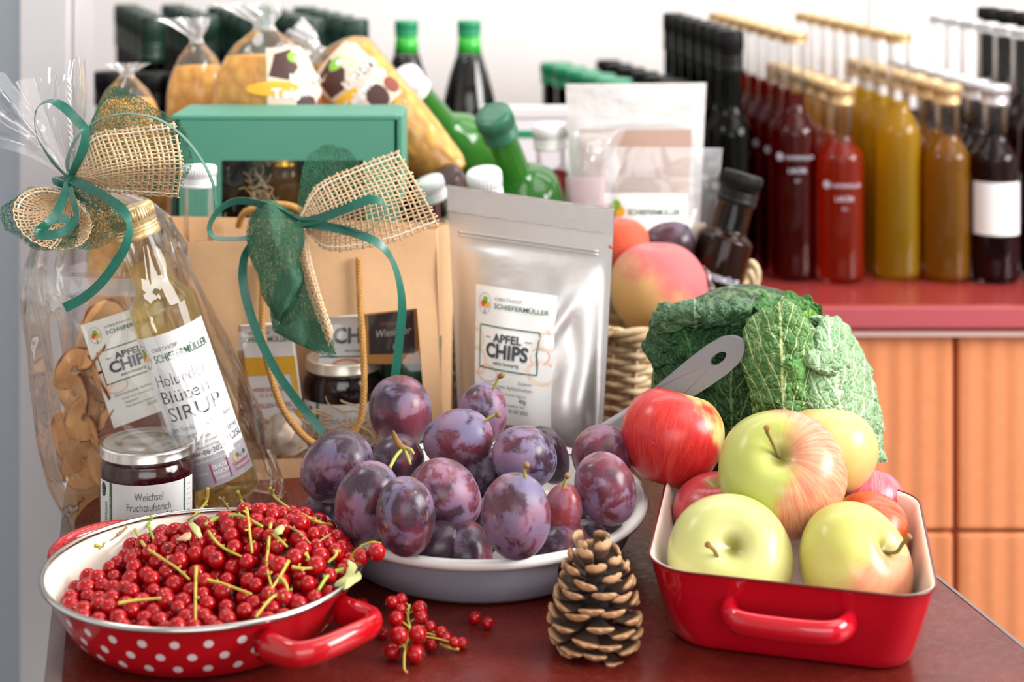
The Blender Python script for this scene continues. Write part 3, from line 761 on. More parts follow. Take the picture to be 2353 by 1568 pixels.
for i, (x, y, w_, h_, d, tl, pt, sp, st, rd, bo, lab) in enumerate(PL):
    p = W(x, y, d); t = thing('plum', lab, 'plum', p, 'plums in the grey dish')
    a = w_ * d / FP / 2; b = h_ * d / FP / 2
    o = MB().add(plum_mesh(a, b, i + 3)).build('flesh', plum_mat(i, red=rd, blo=bo, mid='74303e' if rd < 1 else '93393c'), t, world=False)
    turn(o, dirv(tl, pt), sp)
    if st:
        P = [W(q[0], q[1], d - a * .35 - .002 * k_) for k_, q in enumerate(st)]; c3 = cr(P, 5); n = len(c3)
        sm = MB().add(tube(c3[:n * 2 // 3 + 1], [.0013 - .0004 * k_ / n for k_ in range(n * 2 // 3 + 1)], 8)).build('stem', M_PSTEM, t)
        e = c3[n * 2 // 3:]
        MB().add(tube(e, [.0010 + .0013 * math.sin(PI * min(1, (k_ + 1) / len(e)) * .8) for k_ in range(len(e))], 8)).build('stem_tip', M_PTIP, sm, world=False).location = -t.location
# forked twig between the plums
A = lambda zx, zy, d: W(450 + zx / 3.1354, 650 + zy / 3.1354, d)
tw = thing('plum_twig', 'forked plum twig with a brown tip lying on the dark plum', 'twig', A(1480, 1190, 1.235))
MB().add(tube(cr([A(1500, 1195, 1.232), A(1460, 1160, 1.23), A(1435, 1110, 1.228), A(1422, 1068, 1.225)], 6), [.0024, .0022, .0021, .0022, .0024, .0027, .0028, .0026, .0024, .0023, .0022, .0021, .0020, .0019, .0018, .0014, .0012, .0008, .0006], 9)).build('twig_base', M_PTIP, tw)
MB().add(tube(cr([A(1490, 1195, 1.233), A(1450, 1240, 1.222), A(1420, 1290, 1.21), A(1398, 1335, 1.20)], 6), .0013, 8)).build('stem', M_PSTEM, tw)
MB().add(tube(cr([A(1505, 1200, 1.233), A(1522, 1245, 1.226), A(1540, 1290, 1.222), A(1545, 1310, 1.222)], 6), .0012, 8)).build('stem', M_PSTEM, tw)
MB().add(tube(cr([A(1510, 1190, 1.233), A(1550, 1205, 1.23), A(1568, 1235, 1.23)], 6), .0012, 8)).build('stem', M_PSTEM, tw)

# ================================================================ red baking dish with apples
th = math.radians(16.5); cA = np.array((.1935, 1.181)); ux = np.array((math.cos(th), -math.sin(th))); uy = np.array((math.sin(th), math.cos(th)))
def rrect(w, d, r, z, n=10):
    P = []
    for (sx, sy, a0) in ((1, 1, 0), (-1, 1, 90), (-1, -1, 180), (1, -1, 270)):
        for k in range(n + 1):
            a = math.radians(a0 + 90 * k / n); P.append((sx * (w / 2 - r) + r * math.cos(a), sy * (d / 2 - r) + r * math.sin(a), z))
    return [(x - .12 * y, y, z_) for x, y, z_ in P]
bk = thing('baking_dish', 'red rectangular enamel baking dish with cream inside, full of apples', 'dish', (cA[0], cA[1], 0)); bk.rotation_euler = (0, 0, -th)
WT, DT, HT = .186, .204, .055
def bring(t, z, off=0): return rrect(WT * (.845 + .155 * t) - off, DT * (.845 + .155 * t) - off, .026 + .004 * t, z)
L = [rrect(WT * .75, DT * .75, .02, .0005), rrect(WT * .815, DT * .815, .024, .0)]
for k in range(9):
    t = k / 8; L.append(bring(t ** .9 * .93, .003 + (HT - .006) * t))
L += [bring(1.0, HT - .001), bring(1.012, HT + .0004)]
M_DRED = pm('baking_dish_red', 'c30a22', .12, spec=.5, coat=.3, coatr=.05)
MB().add(loft(L, False)).add((L[0], [tuple(range(len(L[0])))[::-1]])).build('dish_body', M_DRED, bk, world=False)
I = [bring(1.008, HT + .0007), bring(1.0, HT + .0008, .003)]
for k in range(8, -1, -1):
    t = k / 8; I.append(bring(t ** .9 * .93, .005 + (HT - .007) * t, .0045))
I.append(rrect(WT * .6, DT * .6, .02, .0042))
MB().add(loft(I, False)).add((I[-1], [tuple(range(len(I[-1])))])).build('dish_interior', M_CREAM, bk, world=False)
MB().add(tube(bring(1.012, HT + .0006), .0009, 6, True)).build('rim', pm('rim_edge', '6a1410', .3), bk, world=False)
for s in (-1, 1):
    y0 = s * DT * .470; hw = .038
    P = [(-hw, y0, HT - .019), (-hw + .001, y0 + s * .010, HT - .0195), (-hw + .008, y0 + s * .0205, HT - .020), (-hw * .4, y0 + s * .0235, HT - .0205), (hw * .4, y0 + s * .0235, HT - .0205), (hw - .008, y0 + s * .0205, HT - .020), (hw - .001, y0 + s * .010, HT - .0195), (hw, y0, HT - .019)]
    P = cr([(q[0] - .12 * y0, q[1], q[2] - .001) for q in P], 6); MB().add(tube(P, .0056, 12, ry=.0080, up=(0, 0, 1))).build('handle', M_DRED, bk, world=False)
def apple_mesh(R, fl=.90, lob=.02, seed=0):
    V = []; n, m = 56, 44
    for i in range(m):
        t = PI * i / (m - 1)
        for j in range(n):
            A = 2 * PI * j / n
            r = R * math.sin(t) * (1 + .05 * math.cos(t) - .02 * math.cos(2 * t))
            z = R * fl * math.cos(t) * (1 - .03 * math.cos(t))
            z -= R * .30 * math.exp(-(t / .28) ** 1.5) ; z += R * .20 * math.exp(-((PI - t) / .30) ** 2)
            r *= 1 + lob * math.cos(5 * A + seed) * (.3 + .7 * (t / PI) ** 2) + .025 * vn(1.3 * math.cos(A) + seed * 3, 1.3 * math.sin(A), 1.5 * math.cos(t))
            V.append((r * math.cos(A), r * math.sin(A), z))
    F = [(i * n + j, i * n + n + j, i * n + n + (j + 1) % n, i * n + (j + 1) % n) for i in range(m - 1) for j in range(n)]
    return V, F
def apple_mat(i, base, base2, blush, blush2, bdir, lo, hi, amt=1.0, streak=.36, dots='f0d8a0'):
    g = G('apple_skin'); c = g.co(); X, Y, Z = g.xyz(c); R = .04
    an = g.math('ARCTAN2', Y, X)
    sv = g.vec(g.math('COSINE', an) * 2.0, g.math('SINE', an) * 2.0, Z * 9.0 + i * 5.0)
    sk = g.noise(sv, 5.5, 4, .65); fine = g.noise(g.vec(g.math('COSINE', an) * 6.0, g.math('SINE', an) * 6.0, Z * 14.0 + i), 6, 3, .7)
    cl = g.noise(g.map(c, (1, 1, 1), (i * 2.0, 0, 0)), 30, 3, .5)
    b = nrm(bdir); dt = (X * b[0] + Y * b[1] + Z * b[2]) / R
    f = g.step(dt + (sk - .5) * streak * 2.2 + (cl - .5) * 1.6, lo, hi)
    f = g.math('MINIMUM', f * amt, 1.0)
    col = g.mix(g.step(cl, .35, .65), base, base2)
    rd = g.mix(g.step(fine * .6 + sk * .4, .40, .62), blush, blush2)
    col = g.mix(f, col, rd)
    col = g.mix(g.step(g.vor(c, 210), .085, .04) * .55, col, dots)
    dm = g.math('SQRT', X * X + Y * Y) / R
    col = g.mix(g.step(dm, .30, .06) * g.step(Z, .0, .01), col, '8a8436')
    col = g.mix(g.step(g.noise(c, 70, 4, .7), .45, .75) * .22 * (1.0 - f), col, base2); col = g.mix(g.step(g.noise(c, 24, 3, .6), .5, .72) * .18, col, blush)
    return g.end(g.pb(col, .30, spec=.42, normal=g.bump(g.noise(c, 180, 3), .05, .001), coat=.08, coatr=.15, sss=.04, sssr=(.01, .006, .002)))
M_ASTEM = pm('apple_stem', '7d7038', .7, (300, .5, .0006)); M_ATIP = pm('apple_stem_tip', '9a6a3a', .8)
AP = [  # px, py, diameter px, depth, axis, flatness, colours, stem pixels, label
    (1796, 1090, 291, 1.205, (-.15, -.74, .66), .90, ('bfc46a', 'b2bc58', 'dda27c', 'd2705a', (.95, .15, -.35), -.55, .05), ((1779, 1022), (1770, 1008), (1763, 994), (1762, 984)), 'large green and rosy apple on top of the pile'),
    (1903, 1034, 228, 1.265, (.05, .35, .94), .92, ('dcc680', 'd6be70', 'deae74', 'ecc088', (.8, -.3, -.3), .5, 1.2), None, 'pale yellow apple behind the topmost one'),
    (1547, 1004, 236, 1.300, (.25, .25, .93), 1.0, ('d8cc84', 'dfcf78', 'c2242c', 'dc4034', (-.75, -.55, -.15), -.55, -.15), None, 'deep red apple at the back beside the plums'),
    (1650, 1180, 206, 1.250, (-.1, -.1, .98), .92, ('e4a080', 'd88070', 'b5343e', 'd0565a', (-.3, -.6, .2), -1.2, -.6), None, 'dusky red apple squeezed against the dish side near the plums'),
    (1984, 1150, 186, 1.272, (.2, .3, .92), .92, ('e8b8a0', 'e0a090', 'cf4658', 'e0808a', (.4, -.5, .3), -1.2, -.5), None, 'pink apple at the far side below the pale yellow one'),
    (1990, 1236, 208, 1.212, (-.62, -.25, .74), .92, ('d9c25e', 'ceb85c', 'c8402c', 'dc7040', (.7, -.1, .35), -.35, .25), ((1935, 1192), (1928, 1182), (1922, 1172)), 'orange red apple with its stem hollow facing the topmost apple'),
    (1676, 1284, 290, 1.150, (-.03, -.80, .60), .86, ('cecb88', 'c4c678', 'd9bc80', 'd0b070', (.9, .1, -.6), .45, 1.0), ((1668, 1300), (1655, 1283), (1640, 1264), (1626, 1252)), 'pale green apple with a brown stem at the front of the dish'),
    (1966, 1300, 280, 1.142, (.66, -.45, .60), .90, ('ccc670', 'c2be60', 'd99c74', 'd98a6c', (.55, -.35, -.75), -.3, .35), ((2040, 1292), (2058, 1270), (2074, 1250), (2090, 1232)), 'yellow apple with a long stem at the front corner of the dish'),
]
for i, (x, y, dm, d, ax, fl, cl, st, lab) in enumerate(AP):
    p = W(x, y, d); R = dm * d / FP / 2 * .985
    t = thing('apple', lab, 'apple', p, 'apples in the red baking dish')
    q = Vector(ax).to_track_quat('Z', 'Y')
    bd = q.inverted() @ Vector(cl[4])
    o = MB().add(apple_mesh(R, fl, .015, i * 1.3)).build('flesh', apple_mat(i, cl[0], cl[1], cl[2], cl[3], tuple(bd), cl[5], cl[6], streak=(.20, .3, .12, .25, .25, .3, .3, .22)[i]), t, world=False)
    turn(o, ax)
    if st:
        n0 = len(st); axv = nrm(ax); hol = np.array(p) + axv * R * fl * .60
        P = [hol] + [np.array(W(s_[0], s_[1], 1.0)) for s_ in st[1:]]
        for k_ in range(1, len(P)):              # put each point on the plane through the stem hollow that holds the stem
            dd_ = hol[1] + (axv[1] * .026) * k_ / (len(P) - 1); P[k_] = np.array(W(st[k_][0], st[k_][1], dd_))
        c3 = cr(P, 6); n = len(c3)
        sm = MB().add(tube(c3, [.0011 + .0004 * (k_ / n) for k_ in range(n)], 8)).build('stem', M_ASTEM, t)
        MB().add(tube([c3[-3], c3[-2], c3[-1], c3[-1] + (c3[-1] - c3[-2]) * .4], [.0013, .0020, .0023, .0012], 8)).build('stem_tip', M_ATIP, sm, world=False).location = -t.location

# ================================================================ pine cone
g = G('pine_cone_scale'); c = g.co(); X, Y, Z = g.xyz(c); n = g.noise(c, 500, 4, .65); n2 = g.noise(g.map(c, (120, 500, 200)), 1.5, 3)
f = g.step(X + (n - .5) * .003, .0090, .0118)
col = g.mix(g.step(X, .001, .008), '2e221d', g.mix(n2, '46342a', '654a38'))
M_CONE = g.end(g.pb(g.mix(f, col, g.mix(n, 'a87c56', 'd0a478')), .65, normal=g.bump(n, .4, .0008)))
M_CORE = pm('pine_cone_core', '2a1e18', .8, (300, .4, .001))
def scale_mesh():
    rings = []; n = 12
    for i in range(15):
        t = i / 14; x = .0125 * t
        hw = .0016 + .0050 * math.sin(min(t * 1.15, 1) * PI / 2) ** 1.4 if t < .86 else .0066 * math.sqrt(max(0, 1 - ((t - .86) / .145) ** 2)) + .0002
        ht = .0005 + .0003 * t + .0013 * math.exp(-((t - .88) / .10) ** 2)
        if t > .97: ht *= .5
        zc = -.0022 * math.sin(t * PI * .9) + .0012 * t
        rings.append([(x, hw * math.cos(2 * PI * j / n), zc + ht * math.sin(2 * PI * j / n) + .0016 * (math.cos(2 * PI * j / n) ** 2) * t) for j in range(n)])
    return loft(rings)
cp = T(1369, 1492); cone = thing('pine_cone', 'open brown pine cone standing upright on the table', 'pine cone', cp)
CHT = .0735
def core_r(t): return .0115 * math.sin(PI * min(1, .25 + .6 * t)) * (1 - .55 * t) + .0015
MB().add(lathe([(0, .001)] + [(core_r(t / 14), .002 + (CHT - .014) * t / 14) for t in range(15)] + [(0, CHT - .010)], 20, False)).build('core', M_CORE, cone, world=False)
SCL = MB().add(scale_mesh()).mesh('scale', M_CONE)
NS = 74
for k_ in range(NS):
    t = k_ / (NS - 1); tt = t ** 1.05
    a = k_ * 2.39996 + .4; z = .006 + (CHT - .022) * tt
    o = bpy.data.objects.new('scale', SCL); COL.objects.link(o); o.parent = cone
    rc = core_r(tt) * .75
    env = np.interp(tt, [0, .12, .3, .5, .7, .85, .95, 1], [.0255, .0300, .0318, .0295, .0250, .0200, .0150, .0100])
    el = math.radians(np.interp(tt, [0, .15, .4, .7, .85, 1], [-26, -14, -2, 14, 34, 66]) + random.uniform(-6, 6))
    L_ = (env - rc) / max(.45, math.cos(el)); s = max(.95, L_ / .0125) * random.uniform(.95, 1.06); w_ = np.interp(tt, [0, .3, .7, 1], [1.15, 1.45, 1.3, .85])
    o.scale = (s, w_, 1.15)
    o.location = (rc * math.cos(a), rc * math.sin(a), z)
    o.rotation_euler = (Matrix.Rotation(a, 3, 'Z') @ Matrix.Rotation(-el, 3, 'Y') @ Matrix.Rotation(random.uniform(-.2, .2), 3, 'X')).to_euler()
# ================================================================ shared pieces of the gift wrapping
def turnf(o, zdir, spin=0.0):          # local z along zdir, local -y still facing the viewer
    z = nrm(zdir); y = nrm(np.array((0, 1.0, 0)) - z * z[1]); x = np.cross(y, z)
    m = Matrix((x, y, z)).transposed() @ Matrix.Rotation(spin, 3, 'Z'); o.rotation_euler = m.to_euler()
turn_plain = turn
FILM = film('cellophane', .012, (.998, .998, .998), 34, .0018, .04, 0.0, 1.42)
FILMB = film('bag_window_film', .02, (.97, .97, .97), 18, .004, .05)
FILMP = film('pouch_film', .02, (.99, .99, .99), 40, .003, .12, .03, 1.35)
g = G('burlap_fibre'); c = g.co(); n = g.noise(c, 350, 4, .7); n2 = g.noise(c, 40, 2)
M_BURL = g.end(g.pb(g.mix(n * .6 + n2 * .4, 'c69c6e', 'edd2aa'), .85, normal=g.bump(n, .5, .0006), sheen=.2))
M_STITCH = pm('white_stitch', 'f2ead8', .7)
g = G('green_tulle'); c = g.co()
e1 = g.vor(c, 420, 'DISTANCE_TO_EDGE'); e2 = g.vor(g.map(c, (1.3, .6, .9), (3, 1, 2), (.5, .8, .3)), 330, 'DISTANCE_TO_EDGE')
ln = g.math('MAXIMUM', g.step(e1, .085, .045), g.step(e2, .075, .035))
df = g.mixs(.35, g.node('ShaderNodeBsdfDiffuse', 0, None, {'Color': srgb('3f6e56')}), g.node('ShaderNodeBsdfTranslucent', 0, None, {'Color': srgb('5a8a70')}))
M_TULLE = g.end(g.mixs(g.sat(ln * .85 + .06), g.node('ShaderNodeBsdfTransparent'), df))
g = G('dense_green_tulle'); c = g.co()
e1 = g.vor(c, 520, 'DISTANCE_TO_EDGE'); e2 = g.vor(g.map(c, (1.3, .5, .35), (3, 1, 2), (.2, .3, .1)), 520, 'DISTANCE_TO_EDGE'); nn = g.noise(g.map(c, (1, 1, .25)), 260, 4, .7)
ln = g.math('MAXIMUM', g.step(e1, .17, .09), g.step(e2, .15, .08))
df = g.mixs(.3, g.node('ShaderNodeBsdfDiffuse', 0, None, {'Color': g.mix(nn, '2c5440', '6a9a80')}), g.node('ShaderNodeBsdfTranslucent', 0, None, {'Color': srgb('5a8a70')}))
M_TULLED = g.end(g.mixs(g.sat(ln * .5 + .52), g.node('ShaderNodeBsdfTransparent'), df))
g = G('satin_ribbon'); c = g.co(); n = g.noise(g.map(c, (30, 30, 30)), 6, 3, .7)
M_RIB = g.end(g.pb(g.mix(n, '09503f', '0f7462'), .32, spec=.6, normal=g.bump(g.noise(c, 900, 2), .15, .0003), sheen=.2))
def burlap(mb, S, nu, nv, tw=.0006, fray=(.03, .05), off=.0005, sub=2, m=0):
    def SN(u, v):
        uu, vv = min(max(u, 0.0), 1.0), min(max(v, 0.0), 1.0); h = .01
        p = np.asarray(S(uu, vv), float)
        du = np.asarray(S(min(uu + h, 1), vv)) - np.asarray(S(max(uu - h, 0), vv)); dv = np.asarray(S(uu, min(vv + h, 1))) - np.asarray(S(uu, max(vv - h, 0)))
        k = 1 / (min(uu + h, 1) - max(uu - h, 0)); q = 1 / (min(vv + h, 1) - max(vv - h, 0))
        return p + du * k * (u - uu) + dv * q * (v - vv), nrm(np.cross(du, dv))
    for (na, nb, sw) in ((nu, nv, False), (nv, nu, True)):
        for i in range(na + 1):
            a = i / na + random.uniform(-.18, .18) / na
            if i in (0, na): a = i / na
            l0, l1 = -random.uniform(.2, 1) * fray[0 if sw else 1], 1 + random.uniform(.3, 1) * fray[0 if sw else 1]
            P, N = [], []
            st = nb * sub
            for j in range(st + 1):
                b = l0 + (l1 - l0) * j / st
                p, n_ = SN(b, a) if sw else SN(a, b)
                sg = math.cos(PI * (j / sub + i)) * (1 if sw else -1)
                P.append(p + n_ * off * sg + n_ * .0001 * vn(i * 1.3, j * .4)); N.append(n_)
            w_ = tw * random.uniform(.8, 1.25); T_, _ = frames(P)
            rings = []
            for p, n_, t in zip(P, N, T_):
                d = nrm(np.cross(n_, t)) * w_; nn = n_ * w_ * .5
                rings.append([p - d, p - nn, p + d, p + nn])
            mb.add(loft(rings), m)
def fibres(mb, S, n, r=.00012, L=.25, m=0):
    for i in range(n):
        u, v = random.random(), random.random(); a = random.uniform(0, 6.28); P = []
        for k in range(7):
            P.append(np.asarray(S(min(max(u, -.04), 1.04), min(max(v, -.04), 1.04)), float) + rng.normal(0, .0004, 3)); u += L / 6 * math.cos(a); v += L / 6 * math.sin(a); a += random.uniform(-.7, .7)
        mb.add(tube(P, r, 3, cap=False), m)
def pxgrid(rows): return quadgrid([[W(*p) for p in r] for r in rows])
def sheet(S, nu, nv, rough=0.0, fr=60):
    def f(u, v):
        p = np.asarray(S(u, v), float)
        if rough: p = p + np.array((vn(p[0] * fr, p[2] * fr, 1), vn(p[0] * fr, p[2] * fr, 5), vn(p[0] * fr, p[2] * fr, 9))) * rough
        return p
    V, F, U = gridf(f, nu, nv); return (V, F), U
def ribbon_mb(specs, n=9):
    mb = MB()
    for pts_ in specs:
        w0 = .0036; P = []; A = []; Wd = []
        for q in pts_: P.append(np.array(W(q[0], q[1], q[2]))); A.append(q[3] if len(q) > 3 else 0); Wd.append(q[4] if len(q) > 4 else w0)
        c3 = cr(P, n); m = len(c3); a3 = np.interp(np.linspace(0, len(P) - 1, m), range(len(P)), A); w3 = np.interp(np.linspace(0, len(P) - 1, m), range(len(P)), Wd)
        T_, _ = frames(c3); wd = []
        for t, a in zip(T_, a3):
            pp = nrm(np.array((-t[2], 0, t[0]))); a = math.radians(a); d = pp * math.cos(a) + np.array((0, 1.0, 0)) * math.sin(a); wd.append(d)
        mb.add(strip(c3, list(w3), wd, .00018))
    return mb
INK = pm('dark_print', '2c2c48', .5); INKG = pm('green_print', '1f5a3c', .5); INKGR = pm('grey_print', '6a6a6e', .5); INKL = pm('light_grey_print', '9a9aa2', .5)
P_ORG = pm('orange_print', 'ee6a24', .5); P_YEL = pm('yellow_print', 'f0b52c', .5); P_GRN = pm('leaf_green_print', '84b828', .5); P_OLV = pm('olive_print', '7c6a20', .5)
P_RING = pm('ring_print', 'ea8a5a', .6); P_RINGL = pm('pale_ring_print', 'f6d9bf', .6); P_MAG = pm('magenta_print', 'b03a6a', .5); P_RED = pm('red_print', 'c23a3a', .5); P_GREYB = pm('grey_band_print', 'b3aeb6', .6)
LOGO = [INKGR, P_GRN, P_ORG, P_YEL, P_OLV, INKG]
def logo(mb, x, y, h, mp, e=.0004):   # oval with a tree of three fruits
    ringp(mb, x, y, h * .34, h * .5, h * .02, mp, 0, e)
    flat(mb, disc(x - h * .11, y - h * .02, h * .14, h * .17), mp, 2, e)
    flat(mb, disc(x + h * .13, y - h * .05, h * .15, h * .16), mp, 3, e + .00008)
    flat(mb, disc(x + h * .01, y + h * .16, h * .15, h * .19), mp, 1, e + .00016)
    flat(mb, disc(x - h * .02, y + h * .05, h * .09, h * .09), mp, 4, e + .00024)
    flat(mb, [(x - h * .035, y - h * .48), (x + h * .045, y - h * .48), (x + h * .015, y - h * .22), (x - h * .01, y - h * .22)], mp, 5, e)
def pmap(f, w, h, k=1.0):             # label millimetres (metres here) on a patch
    n = f.n
    return lambda x, y, e=.0004: np.asarray(f(x / w, y / h)) + n * e * k
def chips_label(parent, mp, w, h, e0=.0003, white=None):
    lab = MB(); V, F, U = gridf(lambda u, v: mp(u * w, v * h, e0), 14, 18)
    lab.add((V, F))
    lo = lab.build('paper_label', white or PAPER, parent)
    a = MB(); e = e0 + .0003
    logo(a, .135 * w, .868 * h, .155 * h, mp, e)
    a.build('logo', LOGO, lo, world=False).location = (0, 0, 0)
    for o in lo.children: pass
    r = MB()
    for k_, (x, y, rx, ry, m) in enumerate(((.95, .66, .11, .07, 1), (.86, .54, .10, .06, 0), (.9, .42, .16, .08, 1), (.2, .36, .14, .06, 0), (.05, .44, .12, .09, 1), (.04, .6, .09, .07, 1))):
        if k_ == 3:
            r.build('printed_apple_rings', [P_RING, P_RINGL], lo, world=False); r = MB()
        ringp(r, x * w, y * h, rx * w, ry * h, .035 * w if m else .008 * w, lambda X, Y, q: mp(min(max(X, .004 * w), .996 * w), Y, q), m, e)
    r.build('printed_apple_rings', [P_RING, P_RINGL], lo, world=False)
    x0, x1, y0, y1 = .085 * w, .84 * w, .40 * h, .71 * h
    bx = MB(); bx.add((lambda q: (q, [(0, 1, 2, 3)]))([mp(x0, y0, e + .0002), mp(x1, y0, e + .0002), mp(x1, y1, e + .0002), mp(x0, y1, e + .0002)]), 1)
    for (p, q) in (((x0, y0), (x1, y0)), ((x1, y0), (x1, y1)), ((x1, y1), (x0, y1)), ((x0, y1), (x0, y0))): linep(bx, p[0], p[1], q[0], q[1], .014 * w, mp, 0, e + .0004, 8)
    bx.build('printed_frame', [INKG, PAPER], lo, world=False)
    t = MB(); e2 = e + .0006
    letters(t, [('OBSTHOF', .27 * w, .905 * h, .022 * h, dict(w=.34 * w, m=1)), ('SCHIEFERMÜLLER', .27 * w, .845 * h, .036 * h, dict(w=.66 * w, m=2, b=.012))], mp, 0, e2)
    letters(t, [('APFEL', .46 * w, .602 * h, .058 * h, dict(al='c', w=.36 * w, b=.03)), ('CHIPS', .455 * w, .488 * h, .10 * h, dict(al='c', w=.55 * w, b=.035)), ('extra knusprig', .46 * w, .437 * h, .026 * h, dict(al='c', w=.33 * w, b=.015))], mp, 0, e2)
    for xa, xb in ((.17, .24), (.68, .76)): linep(t, xa * w, .628 * h, xb * w, .628 * h, .009 * w, mp, 0, e2)
    letters(t, [('Zutaten:', .8 * w, .315 * h, .024 * h, dict(al='r')), ('Getrocknete Apfelscheiben', .8 * w, .268 * h, .025 * h, dict(al='r', w=.66 * w)), ('Kühl und trocken lagern', .72 * w, .222 * h, .019 * h, dict(al='r', w=.5 * w)),
                ('Füllgewicht:', .24 * w, .182 * h, .019 * h), ('40g', .72 * w, .18 * h, .03 * h, dict(al='r', b=.015)), ('Mindestens haltbar bis:', .7 * w, .142 * h, .018 * h, dict(al='r', w=.46 * w)), ('01.07.2021', .74 * w, .095 * h, .028 * h, dict(al='r', b=.01))], mp, 1, e2)
    t.build('lettering', [pm('chips_print', '3a3d42', .6), INKGR, INKG], lo, world=False)
    return lo
# build() subtracts the parent's own location; label children hang on a part whose location is 0, so shift them by the thing
_old_build = MB.build
def _build(s, name, mats, parent=None, smooth=True, world=True, **k):
    if parent is not None and parent.parent is not None and not world and k.pop('rel', True) and parent.parent.get('worldparts'):
        s.V = [v - np.array(parent.parent.location) for v in s.V]
    k.pop('rel', None)
    return _old_build(s, name, mats, parent, smooth, world, **k)
MB.build = _build
def wthing(*a, **k):                  # a thing whose parts are given in world coordinates
    t = thing(*a, **k); t['worldparts'] = 1; return t

# ================================================================ gift pack in cellophane
# --- jam jar
def jam_jar(name, label, loc, R, Hh, lid_r, lidm, jam, group=None):
    t = thing(name, label, 'jar', loc, group)
    P = [(0, .001), (R * .86, 0), (R * .97, .003), (R, .008), (R, Hh * .70), (R * .985, Hh * .76), (R * .93, Hh * .81), (R * .91, Hh * .84), (R * .925, Hh * .845), (R * .925, Hh * .858), (R * .90, Hh * .863), (R * .90, Hh * .9)]
    MB().add(lathe(P, 56, False)).build('glass_body', GLASS, t, world=False)
    Q = [(r * .965, max(z, .003)) for r, z in P[:-1]] + [(R * .86, Hh * .88), (0, Hh * .88)]
    MB().add(lathe(Q, 56, False)).build('jam', jam, t, world=False)
    z0 = Hh * .872; z1 = Hh
    L = [(lid_r * .985, z0), (lid_r * 1.01, z0 + .0006), (lid_r * 1.01, z0 + .0016), (lid_r * .995, z0 + .0022), (lid_r, z1 - .002), (lid_r * .985, z1 - .0006), (lid_r * .95, z1), (lid_r * .90, z1 - .0002), (lid_r * .86, z1 - .0012), (lid_r * .6, z1 - .0012), (lid_r * .58, z1 - .0007), (0, z1 - .0006)]
    MB().add(lathe(L, 64, False)).build('lid', lidm, t, world=False)
    return t
M_JAM = pm('cherry_jam', '3a0812', .12, spec=.5); M_LID = pm('steel_lid', 'cfcac6', .22, metal=1.0, bump=(25, .05, .001)); M_LIDG = pm('gold_lid', 'd9a83c', .25, metal=.9)
jp = (-.2863, 1.335, 0)
jar = jam_jar('jam_jar', 'dark red cherry jam jar with silver lid and white label inside the cellophane pack', jp, .0372, .0685, .0372, M_LID, M_JAM)
lab = MB().add(band(.0372, .004, .0452, -1.06, 1.32, 40)).build('paper_label', PAPER, jar, world=False)
m = cyl(.0372); pr = MB()
flat(pr, [(-.0245, .004), (-.0218, .004), (-.0218, .0452), (-.0245, .0452)], m, 0, .0008); flat(pr, [(.0375, .004), (.0392, .004), (.0392, .0452), (.0375, .0452)], m, 0, .0008)
hexp = [(-.0322 + .0031 * math.cos(a) * (1 + .1 * math.sin(5 * a)), .0385 + .0055 * math.sin(a)) for a in np.linspace(0, 2 * PI, 40)[:-1]]
flat(pr, hexp, m, 2, .0008)
for k in range(7): flat(pr, disc(-.0333 + .0022 * (k % 2), .0425 - .0013 * k, .00055, n=10), m, 3, .0011)
letters(pr, [('Weichsel', .0085, .0335, .0062, dict(al='c', w=.0215, b=-.012)), ('Fruchtaufstrich', .0085, .0255, .0060, dict(al='c', w=.0335, b=-.012)), ('2:1', .0215, .0205, .0035), ], m, 1, .0009)
letters(pr, [('SCHIEFERMÜLLER', -.0268, .006, .0030, dict(rot=90, w=.024, m=1)), ('Obst aus erster Hand', -.0226, .006, .0013, dict(rot=90, w=.028, m=3)), ('obsthof-schiefermueller.at', .0388, .008, .0010, dict(rot=90, w=.03, m=3))], m, 1, .0011)
for k in range(6): linep(pr, .0412, .040 - .004 * k, .046 - .0006 * (k % 3), .040 - .004 * k, .0004, m, 4, .0009)
pr.build('lettering', [pm('label_green', '3f6a50', .6), INK, pm('label_dark', '25342f', .6), PAPER, INKL], lab, world=False)
# --- elderflower syrup bottle
sb0 = np.array((W(527, 1178, 1.378))); sb0[2] = .008; sb1 = np.array(W(297, 476, 1.372)); ax = sb1 - sb0; Lb = np.linalg.norm(ax)
g = G('elderflower_syrup'); tr = g.node('ShaderNodeBsdfTransparent', 0, None, {'Color': srgb('faefc8')})
df = g.mixs(.6, g.node('ShaderNodeBsdfDiffuse', 0, None, {'Color': srgb('f0dba4')}), g.node('ShaderNodeBsdfTranslucent', 0, None, {'Color': srgb('f4e2b0')}))
rf = g.node('ShaderNodeBsdfRefraction', 0, None, {'Color': srgb('fbf2d2'), 'Roughness': 0.0, 'IOR': 1.2})
L_SYR = g.end(g.mixs(.20, g.mixs(.15, tr, rf), df))
bt = thing('syrup_bottle', 'clear bottle of pale yellow elderflower syrup leaning inside the cellophane pack', 'bottle', sb0); turnf(bt, ax)
SR = .0278; P = bprof(SR, Lb - .003, .0166, .166, .188)
MB().add(lathe(P, 56, False)).build('glass_body', GLASS, bt, world=False)
MB().add(lathe(liqprof(P, SR, .204, .95), 56, False)).build('liquid', L_SYR, bt, world=False)
capmesh(.0178, Lb - .026, Lb, True, 48).build('cap', pm('gold_screw_cap', 'ecc98c', .32, metal=.6), bt, world=False)
lab = MB().add(band(SR, .021, .150, -1.15, 1.38, 40)).build('paper_label', PAPER, bt, world=False)
m = cyl(SR); pr = MB()
V, F = band(SR, .021, .046, -1.15, 1.38, 40, .0007); pr.add((V, F), 1)
logo(pr, -.0245, .134, .020, m, .0009)
pr.M = [2 + x if i >= len(F) else x for i, x in enumerate(pr.M)]
pr.M[:len(F)] = [1] * len(F)
